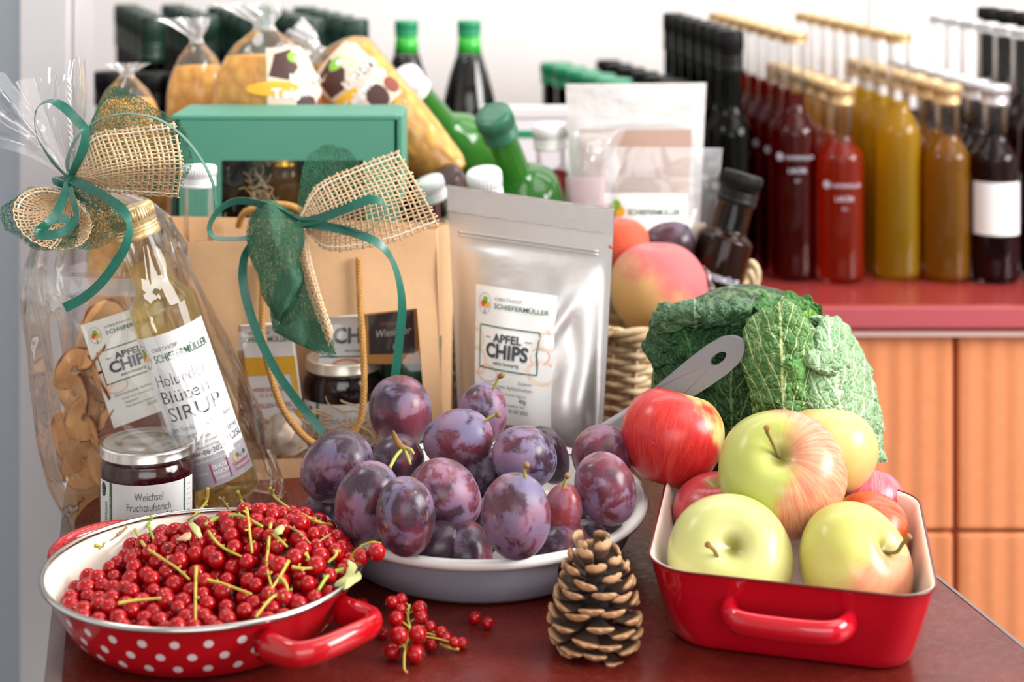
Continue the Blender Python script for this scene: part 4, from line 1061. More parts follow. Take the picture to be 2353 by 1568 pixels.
letters(pr, [('OBSTHOF', -.014, .1375, .0030, dict(w=.022, m=9)), ('SCHIEFERMÜLLER', -.014, .1285, .0062, dict(w=.047, m=10, b=.01))], m, 0, .001)
letters(pr, [('Holunder', -.020, .1085, .0105, dict(w=.044, b=-.014)), ('Blüten', -.020, .0945, .0105, dict(w=.041, b=-.012)), ('SIRUP', -.018, .0795, .0118, dict(w=.045, b=-.008)), ('zum Verdünnen, gezuckert', -.022, .0705, .0042, dict(w=.056, m=8))], m, 0, .001)
for k, (s_, x) in enumerate((('Zutaten: Zucker', -.022), ('Wasser, Blütenauszüge', -.022), ('Säuerungsmittel: Zitronensäure', -.022), ('Nach dem Öffnen kühl lagern', -.022), ('und bald verbrauchen', -.022))):
    letters(pr, [(s_, x, .0655 - .0042 * k, .0024, dict(m=8))], m, 0, .001)
letters(pr, [('0,25L', .0215, .0505, .0052, dict(b=.0)), ('L22192', .022, .0585, .0032, dict(w=.013)), ('bis:', -.016, .0475, .003, dict(m=8)), ('01 06 2021', -.0075, .0475, .0040, dict(w=.025))], m, 0, .001)
letters(pr, [('www.obsthofschiefermueller.at', -.02, .0415, .0024, dict(w=.05, m=11)), ('Obsthof', -.021, .036, .0024, dict(m=11)), ('Schiefermüller', -.021, .032, .0024, dict(m=11)), ('Apfelweg 1', -.021, .028, .0024, dict(m=11))][:3], m, 0, .0012)
flat(pr, [(.001, .0235), (.0155, .0235), (.0155, .0395), (.001, .0395)], m, 12, .001)
letters(pr, [('GENUSS', .00825, .0345, .0030, dict(al='c', w=.012, m=11, b=.03)), ('REGION', .00825, .0297, .0030, dict(al='c', w=.012, m=11, b=.03)), ('ÖSTERREICH', .00825, .0256, .0021, dict(al='c', w=.011, m=11, b=.02)),
             ('Genussland', .0188, .0300, .0030, dict(w=.016, m=13, b=.015)), ('Oberösterreich', .0188, .0258, .0028, dict(w=.017, m=13))], m, 0, .0013)
for k, mm in enumerate((3, 4, 0, 5)): flat(pr, disc(.0215 + .0036 * k, .0355 + .0012 * (k % 2), .0015, .0019, 12), m, 2 + mm if mm else 8, .001)
pr.build('lettering', [INK, P_GREYB] + LOGO + [INKL, INKGR, INKG, PAPER, P_MAG, P_RED], lab, world=False)
# --- apple chips pouch
pt = wthing('chips_pouch', 'clear apple chips pouch with a white label standing inside the cellophane pack', 'pouch', W(300, 1080, 1.42)); pt.location.z = .01
pc = pxgrid([[(188, 1135, 1.428), (315, 1110, 1.418), (445, 1085, 1.428)], [(130, 900, 1.432), (270, 880, 1.408), (420, 880, 1.432)], [(98, 745, 1.436), (240, 740, 1.412), (395, 745, 1.436)], [(90, 630, 1.44), (235, 622, 1.437), (385, 640, 1.44)]])
MB().add(*sheet(pc, 20, 28, .0012, 40)[:1]).build('front_film', FILMP, pt)
pb_ = pxgrid([[(188, 1133, 1.429), (315, 1108, 1.434), (445, 1083, 1.429)], [(130, 900, 1.434), (270, 880, 1.440), (420, 880, 1.434)], [(90, 628, 1.4415), (235, 620, 1.443), (385, 638, 1.4415)]])
MB().add(*sheet(pb_, 14, 20, .001, 40)[:1]).build('back_film', FILMP, pt)
g = G('heat_seal'); c = g.co(); wv = g.wave(c, 190, 0, 0, 'X') * .5 + g.wave(c, 190, 0, 0, 'Z') * .5
M_SEAL = g.end(g.mixs(g.sat(wv * .5 + .25), g.node('ShaderNodeBsdfTransparent'), g.pb('e6e6ea', .3)))
sl = bil(W(92, 634, 1.4385), W(385, 644, 1.4385), W(98, 676, 1.434), W(390, 684, 1.434)); MB().add(*sheet(sl, 10, 3)[:1]).build('heat_seal', M_SEAL, pt)
lp = bil(W(185, 748, 1.403), W(366, 690, 1.403), W(262, 985, 1.403), W(432, 922, 1.403)); chips_label(pt, pmap(lp, .066, .092), .066, .092)
g = G('dried_apple'); c = g.co(); X, Y, Z = g.xyz(c); n = g.noise(c, 90, 4, .6); rr = g.math('SQRT', X * X + Y * Y)
M_CHIP = g.end(g.pb(g.mix(g.step(rr + (n - .5) * .005, .0180, .0205), g.mix(n, 'e4a05c', 'f4c48c'), '7e351a'), .6, normal=g.bump(n, .4, .002), sss=.1, sssr=(.01, .005, .002)))
def chip_mb(seed):
    mb = MB(); n, m_ = 36, 8; V = []; R = .020
    for s_ in (1, -1):
        for i in range(m_ + 1):
            for j in range(n):
                a = 2 * PI * j / n; r = (.0035 + (R - .0035) * i / m_) * (1 + .07 * vn(2 * math.cos(a) + seed, 2 * math.sin(a)))
                V.append((r * math.cos(a), r * math.sin(a), .0022 * math.sin(2 * a + seed) * (i / m_) ** 2 + .0012 * vn(r * 120 * math.cos(a), r * 120 * math.sin(a), seed) + s_ * .0008))
    k = (m_ + 1) * n; F = []
    for i in range(m_):
        for j in range(n):
            a = i * n + j; b = i * n + (j + 1) % n; F += [(a, a + n, b + n, b), (k + a, k + b, k + b + n, k + a + n)]
    for j in range(n):
        a, b = j, (j + 1) % n; F.append((a, b, k + b, k + a)); a += m_ * n; b += m_ * n; F.append((a, k + a, k + b, b))
    return mb.add((V, F))
CH_ = [chip_mb(s_).mesh('apple_chip', M_CHIP) for s_ in (1, 4, 7)]
for k, (x, y, a, b) in enumerate(((172, 850, .5, .3), (205, 790, 1.2, -.2), (170, 905, .2, .5), (215, 875, -.4, .1), (195, 960, .7, -.3), (165, 1000, -.2, .4), (215, 1010, .4, .2), (195, 1062, .9, -.1), (235, 740, .1, .3), (250, 1060, .6, .5), (238, 940, .3, -.4))):
    o = bpy.data.objects.new('apple_chip', CH_[k % 3]); COL.objects.link(o); o.location = W(x, y, 1.414 + .004 * (k % 3)); s_ = .98 + .15 * (k % 2)
    o.rotation_euler = (PI / 2 + .35 * math.sin(3 * a + k), b, .9 * math.sin(a * 2 + k * 1.7)); o.scale = (s_, s_, s_)
    tag(o, 'tan dried apple ring with a brown edge in the clear pouch', 'apple chip', 'dried apple rings in the clear pouch')
# --- the cellophane itself
cello = wthing('cellophane_bag', 'crinkled clear cellophane bag tied at the neck around the syrup bottle and jam jar', 'gift bag', (-.30, 1.365, 0))
LV = [(1188, 182, 652, 1.362, .066), (1150, 165, 648, 1.362, .078), (1080, 128, 628, 1.362, .079), (980, 104, 598, 1.362, .078), (880, 88, 556, 1.365, .076), (780, 78, 506, 1.365, .072), (700, 66, 462, 1.368, .068), (640, 64, 436, 1.37, .062),
      (590, 74, 420, 1.37, .056), (545, 90, 404, 1.37, .050), (505, 112, 384, 1.37, .044), (472, 132, 346, 1.37, .036), (452, 140, 290, 1.368, .026), (435, 147, 225, 1.365, .016), (420, 151, 185, 1.36, .010), (408, 153, 174, 1.358, .007)]
LVi = []
for i in range(len(LV) - 1):
    for k in range(4): LVi.append([LV[i][q] + (LV[i + 1][q] - LV[i][q]) * k / 4 for q in range(5)])
LVi.append(LV[-1]); rings = []
NA_ = 96
for q, (y, xl, xr, yc, hd) in enumerate(LVi):
    A_ = W(xl, y, yc); B_ = W(xr, y, yc); z = max(A_.z, .0012); cx, hw = (A_.x + B_.x) / 2, (B_.x - A_.x) / 2; r = []
    tt = q / (len(LVi) - 1)
    for j in range(NA_):
        a = 2 * PI * j / NA_; ca, sa = math.cos(a), math.sin(a)
        pw = .72; X = cx + hw * math.copysign(abs(ca) ** pw, ca); Y = yc + hd * math.copysign(abs(sa) ** pw, sa)
        hb = hd + (.014 if ca < 0 else -.012) * abs(ca) ** .5 * max(sa, 0) * min(1, (1 - q / len(LVi)) * 2)
        Y = yc + hb * math.copysign(abs(sa) ** pw, sa)
        n_ = .0022 * vn(9 * ca + 3, 9 * sa, q * .11) + .0022 * vn(16 * ca, 16 * sa + 7, q * .16) + .0010 * abs(vn(30 * ca, 30 * sa, q * .3))
        am = min(1, q / 3) * (1.0 if tt < .9 else .4)
        r.append((X + ca * n_ * am, Y + sa * n_ * am, z + (.0015 * vn(12 * ca, 12 * sa, q * .2) * am if q else 0)))
    rings.append(r)
MB().add(loft(rings, False)).build('bag_body', FILM, cello)
tops = [  # gathered top: rows from the neck up
    [[(150, 412, 1.352), (155, 410, 1.349), (160, 411, 1.352)], [(70, 345, 1.352), (95, 335, 1.335), (120, 330, 1.352)], [(-20, 290, 1.36), (30, 255, 1.33), (75, 240, 1.36)], [(-80, 240, 1.37), (-25, 175, 1.33), (40, 190, 1.37)]],
    [[(153, 411, 1.356), (158, 410, 1.362), (163, 410, 1.36)], [(112, 330, 1.366), (130, 322, 1.38), (150, 320, 1.366)], [(70, 250, 1.37), (105, 235, 1.40), (140, 230, 1.37)], [(38, 195, 1.38), (95, 165, 1.42), (150, 168, 1.38)]],
    [[(158, 411, 1.354), (163, 410, 1.350), (168, 411, 1.352)], [(150, 330, 1.352), (170, 325, 1.338), (190, 330, 1.35)], [(152, 235, 1.352), (175, 230, 1.332), (200, 240, 1.352)], [(160, 142, 1.356), (176, 136, 1.335), (191, 138, 1.356)]],
    [[(156, 412, 1.358), (162, 411, 1.362), (168, 411, 1.36)], [(95, 372, 1.366), (110, 350, 1.38), (135, 345, 1.366)], [(30, 345, 1.37), (60, 310, 1.40), (95, 290, 1.37)], [(-60, 330, 1.38), (-10, 260, 1.41), (50, 235, 1.38)]],
]
mb = MB()
for k, C in enumerate(tops):
    S = pxgrid(C)
    def f(u, v, S=S, k=k):
        p = np.asarray(S(u, v), float); w_ = .008 * v
        return p + np.array((0, w_ * math.sin(u * 15 + k + 3 * v) + .003 * v * vn(u * 9, v * 7, k * 5.0), w_ * .3 * math.sin(u * 11 + k)))
    V, F, U = gridf(f, 30, 26); mb.add((V, F))
mb.build('gathered_top', film('gathered_cellophane', .07, (.99, .99, .995), 24, .004, .06), cello)
c3 = [np.array(W(157 + 6 * t_ + 1.5 * math.sin(9 * t_), 182 + 165 * t_, 1.338)) for t_ in np.linspace(0, 1, 40)]
mb = MB()
for ph in (0, PI): mb.add(tube([p + .0010 * np.array((math.cos(ph + i * .9), math.sin(ph + i * .9), 0)) for i, p in enumerate(c3)], .0011, 6))
mb.build('twisted_tie', pm('white_tie', 'eceae6', .4), cello)
# --- bow on the pack
WB = lambda x, y, d: W(x, y, d - .012)
pxgridb = lambda rows: quadgrid([[WB(*q) for q in r] for r in rows])
kn = WB(160, 412, 1.335)
bow = wthing('bow', 'burlap and green ribbon bow tied around the neck of the cellophane pack', 'bow', kn)
S1 = pxgridb([[(178, 424, 1.338), (236, 438, 1.335), (320, 446, 1.335), (407, 453, 1.338)], [(172, 412, 1.332), (240, 392, 1.312), (325, 378, 1.304), (414, 372, 1.300)], [(178, 380, 1.338), (214, 312, 1.342), (300, 298, 1.345), (399, 285, 1.348)]])
bb = MB(); burlap(bb, S1, 22, 19, .00088, (.03, .035)); bb.build('burlap_loop', M_BURL, bow)
ec, ea = WB(122, 503, 1.308), WB(160, 424, 1.338)
def S2(u, v):
    a = 2 * PI * v; e = math.radians(-22); X, Z = 92 * math.cos(a), 66 * math.sin(a)
    rx, rz = X * math.cos(e) - Z * math.sin(e), X * math.sin(e) + Z * math.cos(e)
    R_ = np.array(WB(120 + rx, 503 - rz, 1.306 + .018 * math.sin(a) - .004 * math.cos(a))); A_ = np.array(ea); t = .10 + .90 * u
    M_ = A_ * (1 - t) + R_ * t
    return M_ + np.array((0, .005 * math.sin(PI * t), -.012 * math.sin(PI * t)))
bb = MB(); burlap(bb, S2, 12, 50, .00082, (.01, .07)); bb.build('burlap_funnel', M_BURL, bow)
st = MB()
for S, cv, k in ((S1, .05, 0), (S1, .955, 0), (S2, .93, 1)):
    pp = []
    for i in range(61):
        t = i / 60; u, v = (t, cv) if not k else (cv, .12 + .40 * t)
        p = np.asarray(S(u, v), float); pp.append(p + np.array((0, -.0011, .0003 * math.sin(i * 1.7))))
    st.add(tube(pp, .00062, 5))
st.build('edge_stitch', M_STITCH, bow)
T1 = pxgridb([[(180, 418, 1.345), (260, 430, 1.35), (350, 440, 1.352), (420, 425, 1.352)], [(176, 400, 1.35), (250, 350, 1.36), (340, 345, 1.36), (438, 372, 1.358)], [(182, 375, 1.352), (230, 270, 1.365), (330, 262, 1.365), (432, 318, 1.36)], [(195, 305, 1.355), (255, 205, 1.37), (320, 225, 1.368), (415, 285, 1.362)]])
def S3(u, v):
    a = 2 * PI * v; X, Z = 148 * math.cos(a), 74 * math.sin(a)
    R_ = np.array(WB(148 + X - 10 * math.sin(a), 502 - Z, 1.312 + .025 * math.sin(a) + .004 * math.sin(5 * a))); A_ = np.array(ea); t = .12 + .88 * u
    return A_ * (1 - t) + R_ * t + np.array((0, .008 * math.sin(PI * t), -.012 * math.sin(PI * t) + .002 * math.sin(7 * a) * u))
mb = MB(); mb.add(*sheet(T1, 24, 20, .002, 70)[:1]).add(*sheet(S3, 14, 60, .0016, 70)[:1]); mb.build('tulle', M_TULLE, bow)
mb = MB(); fibres(mb, T1, 420); fibres(mb, S3, 420, L=.12)
for k in range(7):
    mb.add(tube(cr([WB(270 + 3 * k, 225, 1.365), WB(290 + 2 * k, 200, 1.36), WB(302 + 4 * k, 172 + 4 * k, 1.355)], 5), .00012, 3, cap=False))
mb.build('tulle_fibres', pm('tulle_fibre', '3c7552', .7), bow)
rb = ribbon_mb([[(q[0], q[1], q[2] - .012) + tuple(q[3:]) for q in r_] for r_ in [
    [(160, 412, 1.330, 60), (120, 370, 1.325, 55, .0036), (84, 310, 1.322, 75, .0036), (84, 252, 1.322, 82, .0040), (112, 232, 1.320, 75), (145, 245, 1.318, 30), (182, 282, 1.318, 10), (196, 302, 1.320, 50, .0034), (192, 340, 1.322, 35, .0040), (172, 385, 1.326, 45), (160, 412, 1.330, 60)],
    [(158, 408, 1.332, 60), (155, 370, 1.334, 55), (172, 325, 1.338, 60, .003), (200, 292, 1.34, 78, .003), (250, 267, 1.34, 84, .003), (310, 262, 1.338, 86, .003), (370, 277, 1.336, 86, .003), (425, 318, 1.332, 86, .003), (468, 375, 1.33, 86, .003), (490, 425, 1.328, 84, .003), (497, 472, 1.328, 80, .0036)],
    [(162, 412, 1.328, 50), (190, 424, 1.32, 10), (240, 452, 1.308, 5), (280, 482, 1.298, 25, .0038), (297, 515, 1.292, 68, .0034), (290, 560, 1.290, 35, .0036), (268, 602, 1.290, 8), (232, 650, 1.290, 0), (190, 686, 1.290, 0), (148, 708, 1.290, 0, .0038)],
    [(160, 414, 1.329, 40), (148, 448, 1.318, 20), (132, 485, 1.306, 10), (112, 512, 1.298, 15), (90, 528, 1.294, 40), (96, 540, 1.292, 20), (130, 538, 1.292, 6), (158, 524, 1.294, 15), (176, 496, 1.298, 40, .0036), (168, 462, 1.304, 30, .0036), (160, 432, 1.318, 30)],
    [(90, 530, 1.296, 40, .003), (108, 512, 1.300, 20, .003), (138, 502, 1.304, 10, .003), (158, 505, 1.306, 30, .003)],
]])
rb.add(lathe([(.0012, -.006), (.0036, -.004), (.0042, 0), (.0036, .004), (.0012, .006)], 14), mat=Matrix.Translation(kn + Vector((0, -.004, 0))))
nk = W(162, 412, 1.358); rb.add(tube([(nk.x + .011 * math.cos(a), nk.y + .018 * math.sin(a) - .006, nk.z + .0015 * math.sin(2 * a)) for a in np.linspace(0, 2 * PI, 28, False)], .0014, 6, True, ry=.0035))
rb.build('ribbon', M_RIB, bow, sharp=40)

# ================================================================ kraft paper gift bag
g = G('kraft_paper'); c = g.co(); n = g.noise(c, 240, 4, .7); n2 = g.noise(g.map(c, (6, 6, 40)), 3, 3); n3 = g.noise(c, 14, 3)
M_KRAFT = g.end(g.pb(g.mix(n * .5 + n2 * .3 + n3 * .2, 'd2a376', 'e3b98e'), .75, normal=g.bump(n3 * 1.0 + n * .05, .35, .008)))
WK = lambda x, y, d: W(x, y, d + .02)
pxgridk = lambda rows: quadgrid([[WK(*q) for q in r] for r in rows])
kb = wthing('gift_bag', 'brown kraft paper gift bag with a clear window and rope handles', 'gift bag', (-.18, 1.50, 0))
FTL, FTR = WK(432, 557, 1.427), WK(1002, 527, 1.462); FBL, FBR = T(452, 1112), T(1020, 1079)
KF = bil(FTL, FTR, FBL, FBR)
BTL, BTR = WK(376, 497, 1.515), WK(1043, 513, 1.565); BBL, BBR = Vector((BTL.x + .008, 1.532, 0)), Vector((BTR.x - .003, 1.582, 0))
HU = dict(l0=.19, r0=.955, l1=.205, r1=.985)     # window edges in panel coordinates (top, bottom)
def puv(x, y):                                   # pixel -> panel coordinates
    u, v = .5, .5
    for _ in range(30):
        q = px(KF(u, v)); u += (x - q[0]) / 570; v -= (y - q[1]) / 570
    return u, v
hq = [puv(548, 1058), puv(984, 1046), puv(958, 709), puv(548, 747)]     # BL BR TR TL of the window
fn = np.array(KF.n)
def ksurf(u, v):
    p = np.asarray(KF(u, v)); return p - np.array((0, 1, 0)) * (.0035 * math.sin(PI * u) * math.sin(PI * min(1, v * 1.2)) + .0012 * vn(u * 5, v * 5))
mb = MB(); oq = [(0, 0), (1, 0), (1, 1), (0, 1)]
for i in range(4):
    a, b, c_, d_ = oq[i], oq[(i + 1) % 4], hq[(i + 1) % 4], hq[i]
    f = lambda s, t, a=a, b=b, c_=c_, d_=d_: ksurf(*((np.array(a) * (1 - s) + np.array(b) * s) * (1 - t) + (np.array(d_) * (1 - s) + np.array(c_) * s) * t))
    V, F, U = gridf(f, 18, 8); mb.add(thick((V, F), .0006, (0, 1, 0)))
mb.build('front_panel', M_KRAFT, kb, sharp=35)
def panel(name, TL, TR, BL, BR, bulge=0.0, fold=False):
    f0 = bil(TL, TR, BL, BR)
    def f(u, v):
        p = np.asarray(f0(u, v)) + f0.n * 0
        if fold: p = p + np.array((-1, 0, 0)) * fold * (1 - abs(2 * u - 1))
        return p + np.array((0, 1, 0)) * .0015 * vn(u * 4, v * 4, 3)
    V, F, U = gridf(f, 12, 10); return MB().add(thick((V, F), .0006, (.3, .9, 0))).build(name, M_KRAFT, kb, sharp=35)
panel('back_panel', BTL, BTR, BBL, BBR)
panel('side_gusset', FTR, BTR, FBR, BBR, fold=.006); panel('side_gusset', FTL, BTL, FBL, BBL, fold=-.001)
e = .002
MB().add(hexa([FBL + Vector((0, e, .001)), FBR + Vector((0, e, .001)), BBR + Vector((0, -e, .001)), BBL + Vector((0, -e, .001)), FBL + Vector((0, e, .003)), FBR + Vector((0, e, .003)), BBR + Vector((0, -e, .003)), BBL + Vector((0, -e, .003))])).build('bottom', M_KRAFT, kb, smooth=False)
fq = [ksurf(*q) + np.array((0, .0012, 0)) for q in hq]
WF = bil(fq[3], fq[2], fq[0], fq[1]); V, F, U = gridf(lambda u, v: WF(u, v) + np.array((0, .003 * vn(u * 4, v * 4, 8), 0)), 26, 22); MB().add((V, F)).build('window_film', FILMB, kb)
# rope handle
g = G('braided_rope'); c = g.co(); n = g.noise(c, 700, 3, .7)
M_ROPE = g.end(g.pb(g.mix(n, 'a8743a', 'd6a45e'), .8, normal=g.bump(n, .5, .0006)))
def rope(path, r=.0016, pitch=.012, ns=4):
    c3 = cr(path, 14); L = np.cumsum([0] + [np.linalg.norm(b - a) for a, b in zip(c3, c3[1:])]); T_, N = frames(c3, False, (0, 1, 0)); mb = MB()
    for k in range(ns):
        pp = []
        for p, t, n_, l in zip(c3, T_, N, L):
            a = 2 * PI * (l / pitch + k / ns); b = np.cross(t, n_); pp.append(p + r * 1.0 * (math.cos(a) * b + math.sin(a) * n_))
        mb.add(tube(pp, r * 1.05, 7))
    return mb
def onbag(x, y, off=.006):
    u, v = puv(x, y); return ksurf(u, v) - np.array((0, off, 0))
rope([onbag(*p) for p in ((607, 600), (606, 660), (606, 760), (622, 840), (650, 925), (690, 985), (735, 1018), (790, 1012), (828, 965), (838, 890), (836, 790), (829, 690), (825, 590))], .0016).build('rope_handle', M_ROPE, kb)
rope([WK(548, 520, 1.515), WK(560, 492, 1.505), WK(590, 478, 1.50), WK(640, 470, 1.50), WK(680, 478, 1.50), WK(705, 500, 1.508)], .0016).build('rope_handle', M_ROPE, kb)
# --- what the bag holds
wb = make_bottle('water_bottle', 'small clear bottle with a white ribbed cap standing inside the kraft bag', 'bottle', (WK(456, 0, 1.480).x, 1.500, .004), .021, .247, .0135, .165, .196, GLASS, liquid('pale_spirit', srgb('f2dcb0'), 1.36, .12, srgb('d8b070')), .187, None)
capmesh(.0155, .238, .2565, True, 40).build('cap', C_WHITE, wb, world=False)
def card_box(name, label, cat, TL, TR, BL, BR, dep, m, **k):
    t = wthing(name, label, cat, (Vector(BL) + Vector(BR)) / 2); f = bil(TL, TR, BL, BR); d = Vector((0, dep, 0))
    MB().add(hexa([Vector(BL), Vector(BR), Vector(BR) + d, Vector(BL) + d, Vector(TL), Vector(TR), Vector(TR) + d, Vector(TL) + d])).build('box_body', m, t, smooth=False, bevel=.001)
    return t, f
def q2(f, u0, v0, u1, v1, e, n): return ([np.asarray(f(*p)) + n * e for p in ((u0, v0), (u1, v0), (u1, v1), (u0, v1))], [(0, 1, 2, 3)])
D1 = 1.452
ch, cf = card_box('chocolate_bar', 'white and orange truffle chocolate bar behind the bag window', 'chocolate bar', WK(550, 748, D1 + .002), WK(668, 745, D1 + .004), WK(594, 1040, D1), WK(704, 1030, D1 + .002), .010, PAPER)
mb = MB(); n_ = cf.n
mb.add(q2(cf, 0, .60, 1, .745, .0006, n_), 0).add(q2(cf, .88, .02, 1, .74, .0007, n_), 0)
mp = pmap(cf, 1, 1)
letters(mb, [('OBSTHOF', .08, .925, .022, dict(w=.5, m=3)), ('SCHIEFERMÜLLER', -.0, .865, .042, dict(w=.95, m=2, b=.01)), ('WEISSE SCHOKOLADE', .08, .475, .028, dict(w=.76, m=1, b=.02)), ('32 % Kakao', .2, .43, .028, dict(w=.45, m=1)), ('MARILLEN-TRÜFFEL', .02, .345, .036, dict(w=.82, m=1, b=.01))], lambda x, y, e: mp(x, y, e), 0, .0009)
mb.build('lettering', [P_YEL, P_RED, INKG, INKGR], ch)
cp2, pf = card_box('chips_packet', 'white label packet seen through the bag window behind the cherry jam jar', 'packet', WK(735, 728, 1.478), WK(836, 726, 1.482), WK(728, 930, 1.478), WK(838, 930, 1.482), .006, pm('packet_paper', 'eceae8', .5))
mb = MB(); mp = pmap(pf, 1, 1); letters(mb, [('CHIPS', .32, .70, .17, dict(w=1.15, b=.03))], lambda x, y, e: mp(min(x, .99), y, e), 0, .0008)
letters(mb, [('extra knusprig', .58, .60, .028, dict(w=.4, b=.01))], mp, 0, .0008)
linep(mb, .02, .545, .98, .545, .012, mp, 2, .0008); ringp(mb, .62, .42, .34, .09, .03, mp, 1, .0008); ringp(mb, .52, .3, .3, .07, .05, mp, 1, .0008)
mb.build('lettering', [pm('chips_print_dark', '4a4d52', .6), P_RING, INKG], cp2)
te, tf = card_box('tea_box', 'dark brown box with chalk style handwriting at the top corner of the bag window', 'box', WK(838, 722, 1.474), WK(962, 708, 1.484), WK(842, 838, 1.474), WK(968, 838, 1.484), .02, pm('tea_box_gold', 'c98f48', .6))
mb = MB(); mp = pmap(tf, 1, 1); mb.add(q2(tf, .06, .20, .90, .97, .0005, tf.n), 0)
letters(mb, [('Wiesen', .26, .74, .085, dict(w=.34, shear=.15, m=2)), ('Wiesinger', .17, .52, .14, dict(w=.66, shear=.25, rot=4)), ], mp, 1, .0009); ringp(mb, .58, .33, .07, .09, .018, mp, 1, .0009, 60, 330)
mb.build('lettering', [pm('tea_box_dark', '33231f', .6), pm('chalk_print', 'd8d0c8', .7), pm('copper_print', '9a6a48', .6)], te)
kj = jam_jar('jam_jar', 'dark cherry jam jar with a pale lid and white label behind the bag window', (WK(788, 0, 1.50).x, 1.522, .004), .0365, .083, .0335, pm('pale_lid', 'e6dccb', .3, metal=.6), pm('dark_jam', '1d0a10', .1, spec=.5))
lb = MB().add(band(.0365, .008, .049, -1.1, 1.25, 36)).build('paper_label', PAPER, kj, world=False); m = cyl(.0365); pr = MB()
flat(pr, [(-.0215, .008), (-.0185, .008), (-.0185, .049), (-.0215, .049)], m, 0, .0008)
flat(pr, disc(-.0285, .038, .0042, .0078), m, 1, .0008)
for k in range(8): flat(pr, disc(-.0300 + .0028 * (k % 2), .0435 - .0015 * k, .0010, n=10), m, 3, .0011)
letters(pr, [('Kirschen-Likör', .004, .0325, .0056, dict(al='c', w=.036)), ('Fruchtaufstrich', .004, .0225, .0056, dict(al='c', w=.034))], m, 2, .0009)
pr.build('lettering', [pm('label_green_two', '5c7a62', .6), INKGR, INKL, PAPER], lb, world=False)
gt = wthing('green_tin', 'dark green tin at the side of the bag window under the tea box', 'tin', WK(935, 960, 1.50)); gt.location.z = .004
MB().add(lathe([(0, 0), (.026, 0), (.027, .002), (.027, .085), (.026, .087), (0, .087)], 40, False), mat=Matrix.Translation((WK(945, 0, 1.515).x, 1.535, .004))).build('tin_body', pm('tin_green', '1e4f3a', .35), gt)
MB().add(lathe([(.0275, .087), (.0275, .097), (.026, .0985), (0, .0985)], 40, False), mat=Matrix.Translation((WK(945, 0, 1.515).x, 1.535, .004))).build('lid', pm('tin_green_lid', '2a6a4c', .35), gt)
M_WOOL = pm('paper_shred', 'd9b48c', .7); mb = MB()
for k in range(130):
    x = random.uniform(580, 985); p0 = np.array(WK(x, random.uniform(955, 1070), 1.448 + random.random() * .012)); p0[2] = max(.006, min(p0[2], .046)); P = [p0]
    d = nrm((random.uniform(-1, 1), 0, random.uniform(-.4, .6)))
    for q in range(4):
        d = nrm(d + np.array((random.uniform(-.6, .6), random.uniform(-.1, .1), random.uniform(-.7, .7)))); P.append(P[-1] + d * .008); P[-1][2] = max(P[-1][2], .004); P[-1][1] = min(max(P[-1][1], 1.462), 1.482)
    mb.add(strip(cr(P, 3), .0009, [(0, .3, 1)] * 13, .00008))
solo('paper_shreds', mb, M_WOOL, 'tan shredded paper filling the bottom of the kraft bag window', 'packing', loc=(-.15, 1.47, .004), kind='stuff')
tp = WK(645, 985, 1.440)
ti = MB().add(*sheet(pxgridk([[(600, 1040, 1.446), (640, 1050, 1.440), (700, 1035, 1.446)], [(605, 990, 1.446), (650, 985, 1.434), (690, 1000, 1.446)], [(612, 960, 1.446), (650, 945, 1.440), (688, 965, 1.446)]]), 18, 18, .004, 90)[:1])
solo('tissue_paper', ti, pm('tissue', 'f0dcc8', .7), 'crumpled pale tissue at the bottom of the bag window below the chocolate bar', 'tissue', loc=tuple(tp))
# --- bow on the bag
kn2 = W(692, 512, 1.405)
bow2 = wthing('bow', 'burlap and green tulle bow with long ribbon tails on the kraft bag', 'bow', kn2)
S1 = pxgrid([[(712, 540, 1.408), (760, 574, 1.404), (880, 560, 1.405), (1003, 516, 1.412)], [(702, 520, 1.402), (760, 500, 1.388), (860, 465, 1.384), (965, 440, 1.392)], [(690, 498, 1.408), (730, 428, 1.412), (820, 385, 1.415), (912, 350, 1.418)]])
bb = MB(); burlap(bb, S1, 27, 19, .00088, (.03, .035)); bb.build('burlap_loop', M_BURL, bow2)
S2 = pxgrid([[(684, 535, 1.402), (690, 600, 1.398), (715, 690, 1.398), (755, 790, 1.400)], [(698, 530, 1.398), (705, 600, 1.392), (732, 690, 1.392), (760, 775, 1.396)], [(706, 535, 1.402), (715, 600, 1.400), (740, 690, 1.400), (765, 760, 1.402)]])
bb = MB(); burlap(bb, S2, 32, 8, .0008, (.02, .06)); bb.build('burlap_tail', M_BURL, bow2)
st = MB()
for S, cv in ((S1, .05), (S1, .955), (S2, .97)):
    st.add(tube([np.asarray(S(i / 60, cv), float) + np.array((0, -.0011, .0003 * math.sin(i * 1.7))) for i in range(61)], .00062, 5))
st.build('edge_stitch', M_STITCH, bow2)
T1 = pxgrid([[(690, 505, 1.412), (760, 500, 1.418), (840, 480, 1.420)], [(685, 470, 1.418), (755, 420, 1.428), (835, 420, 1.428)], [(695, 390, 1.425), (750, 355, 1.435), (822, 370, 1.432)], [(712, 350, 1.430), (752, 334, 1.436), (800, 345, 1.434)]])
T2 = pxgrid([[(690, 500, 1.402), (640, 470, 1.404), (600, 470, 1.406), (570, 510, 1.408)], [(694, 530, 1.392), (650, 545, 1.384), (610, 540, 1.388), (568, 560, 1.404)], [(695, 590, 1.398), (672, 630, 1.384), (630, 640, 1.390), (590, 630, 1.406)], [(690, 670, 1.402), (670, 700, 1.394), (645, 710, 1.396), (618, 700, 1.406)], [(650, 740, 1.406), (640, 735, 1.403), (634, 732, 1.402), (628, 730, 1.404)]])
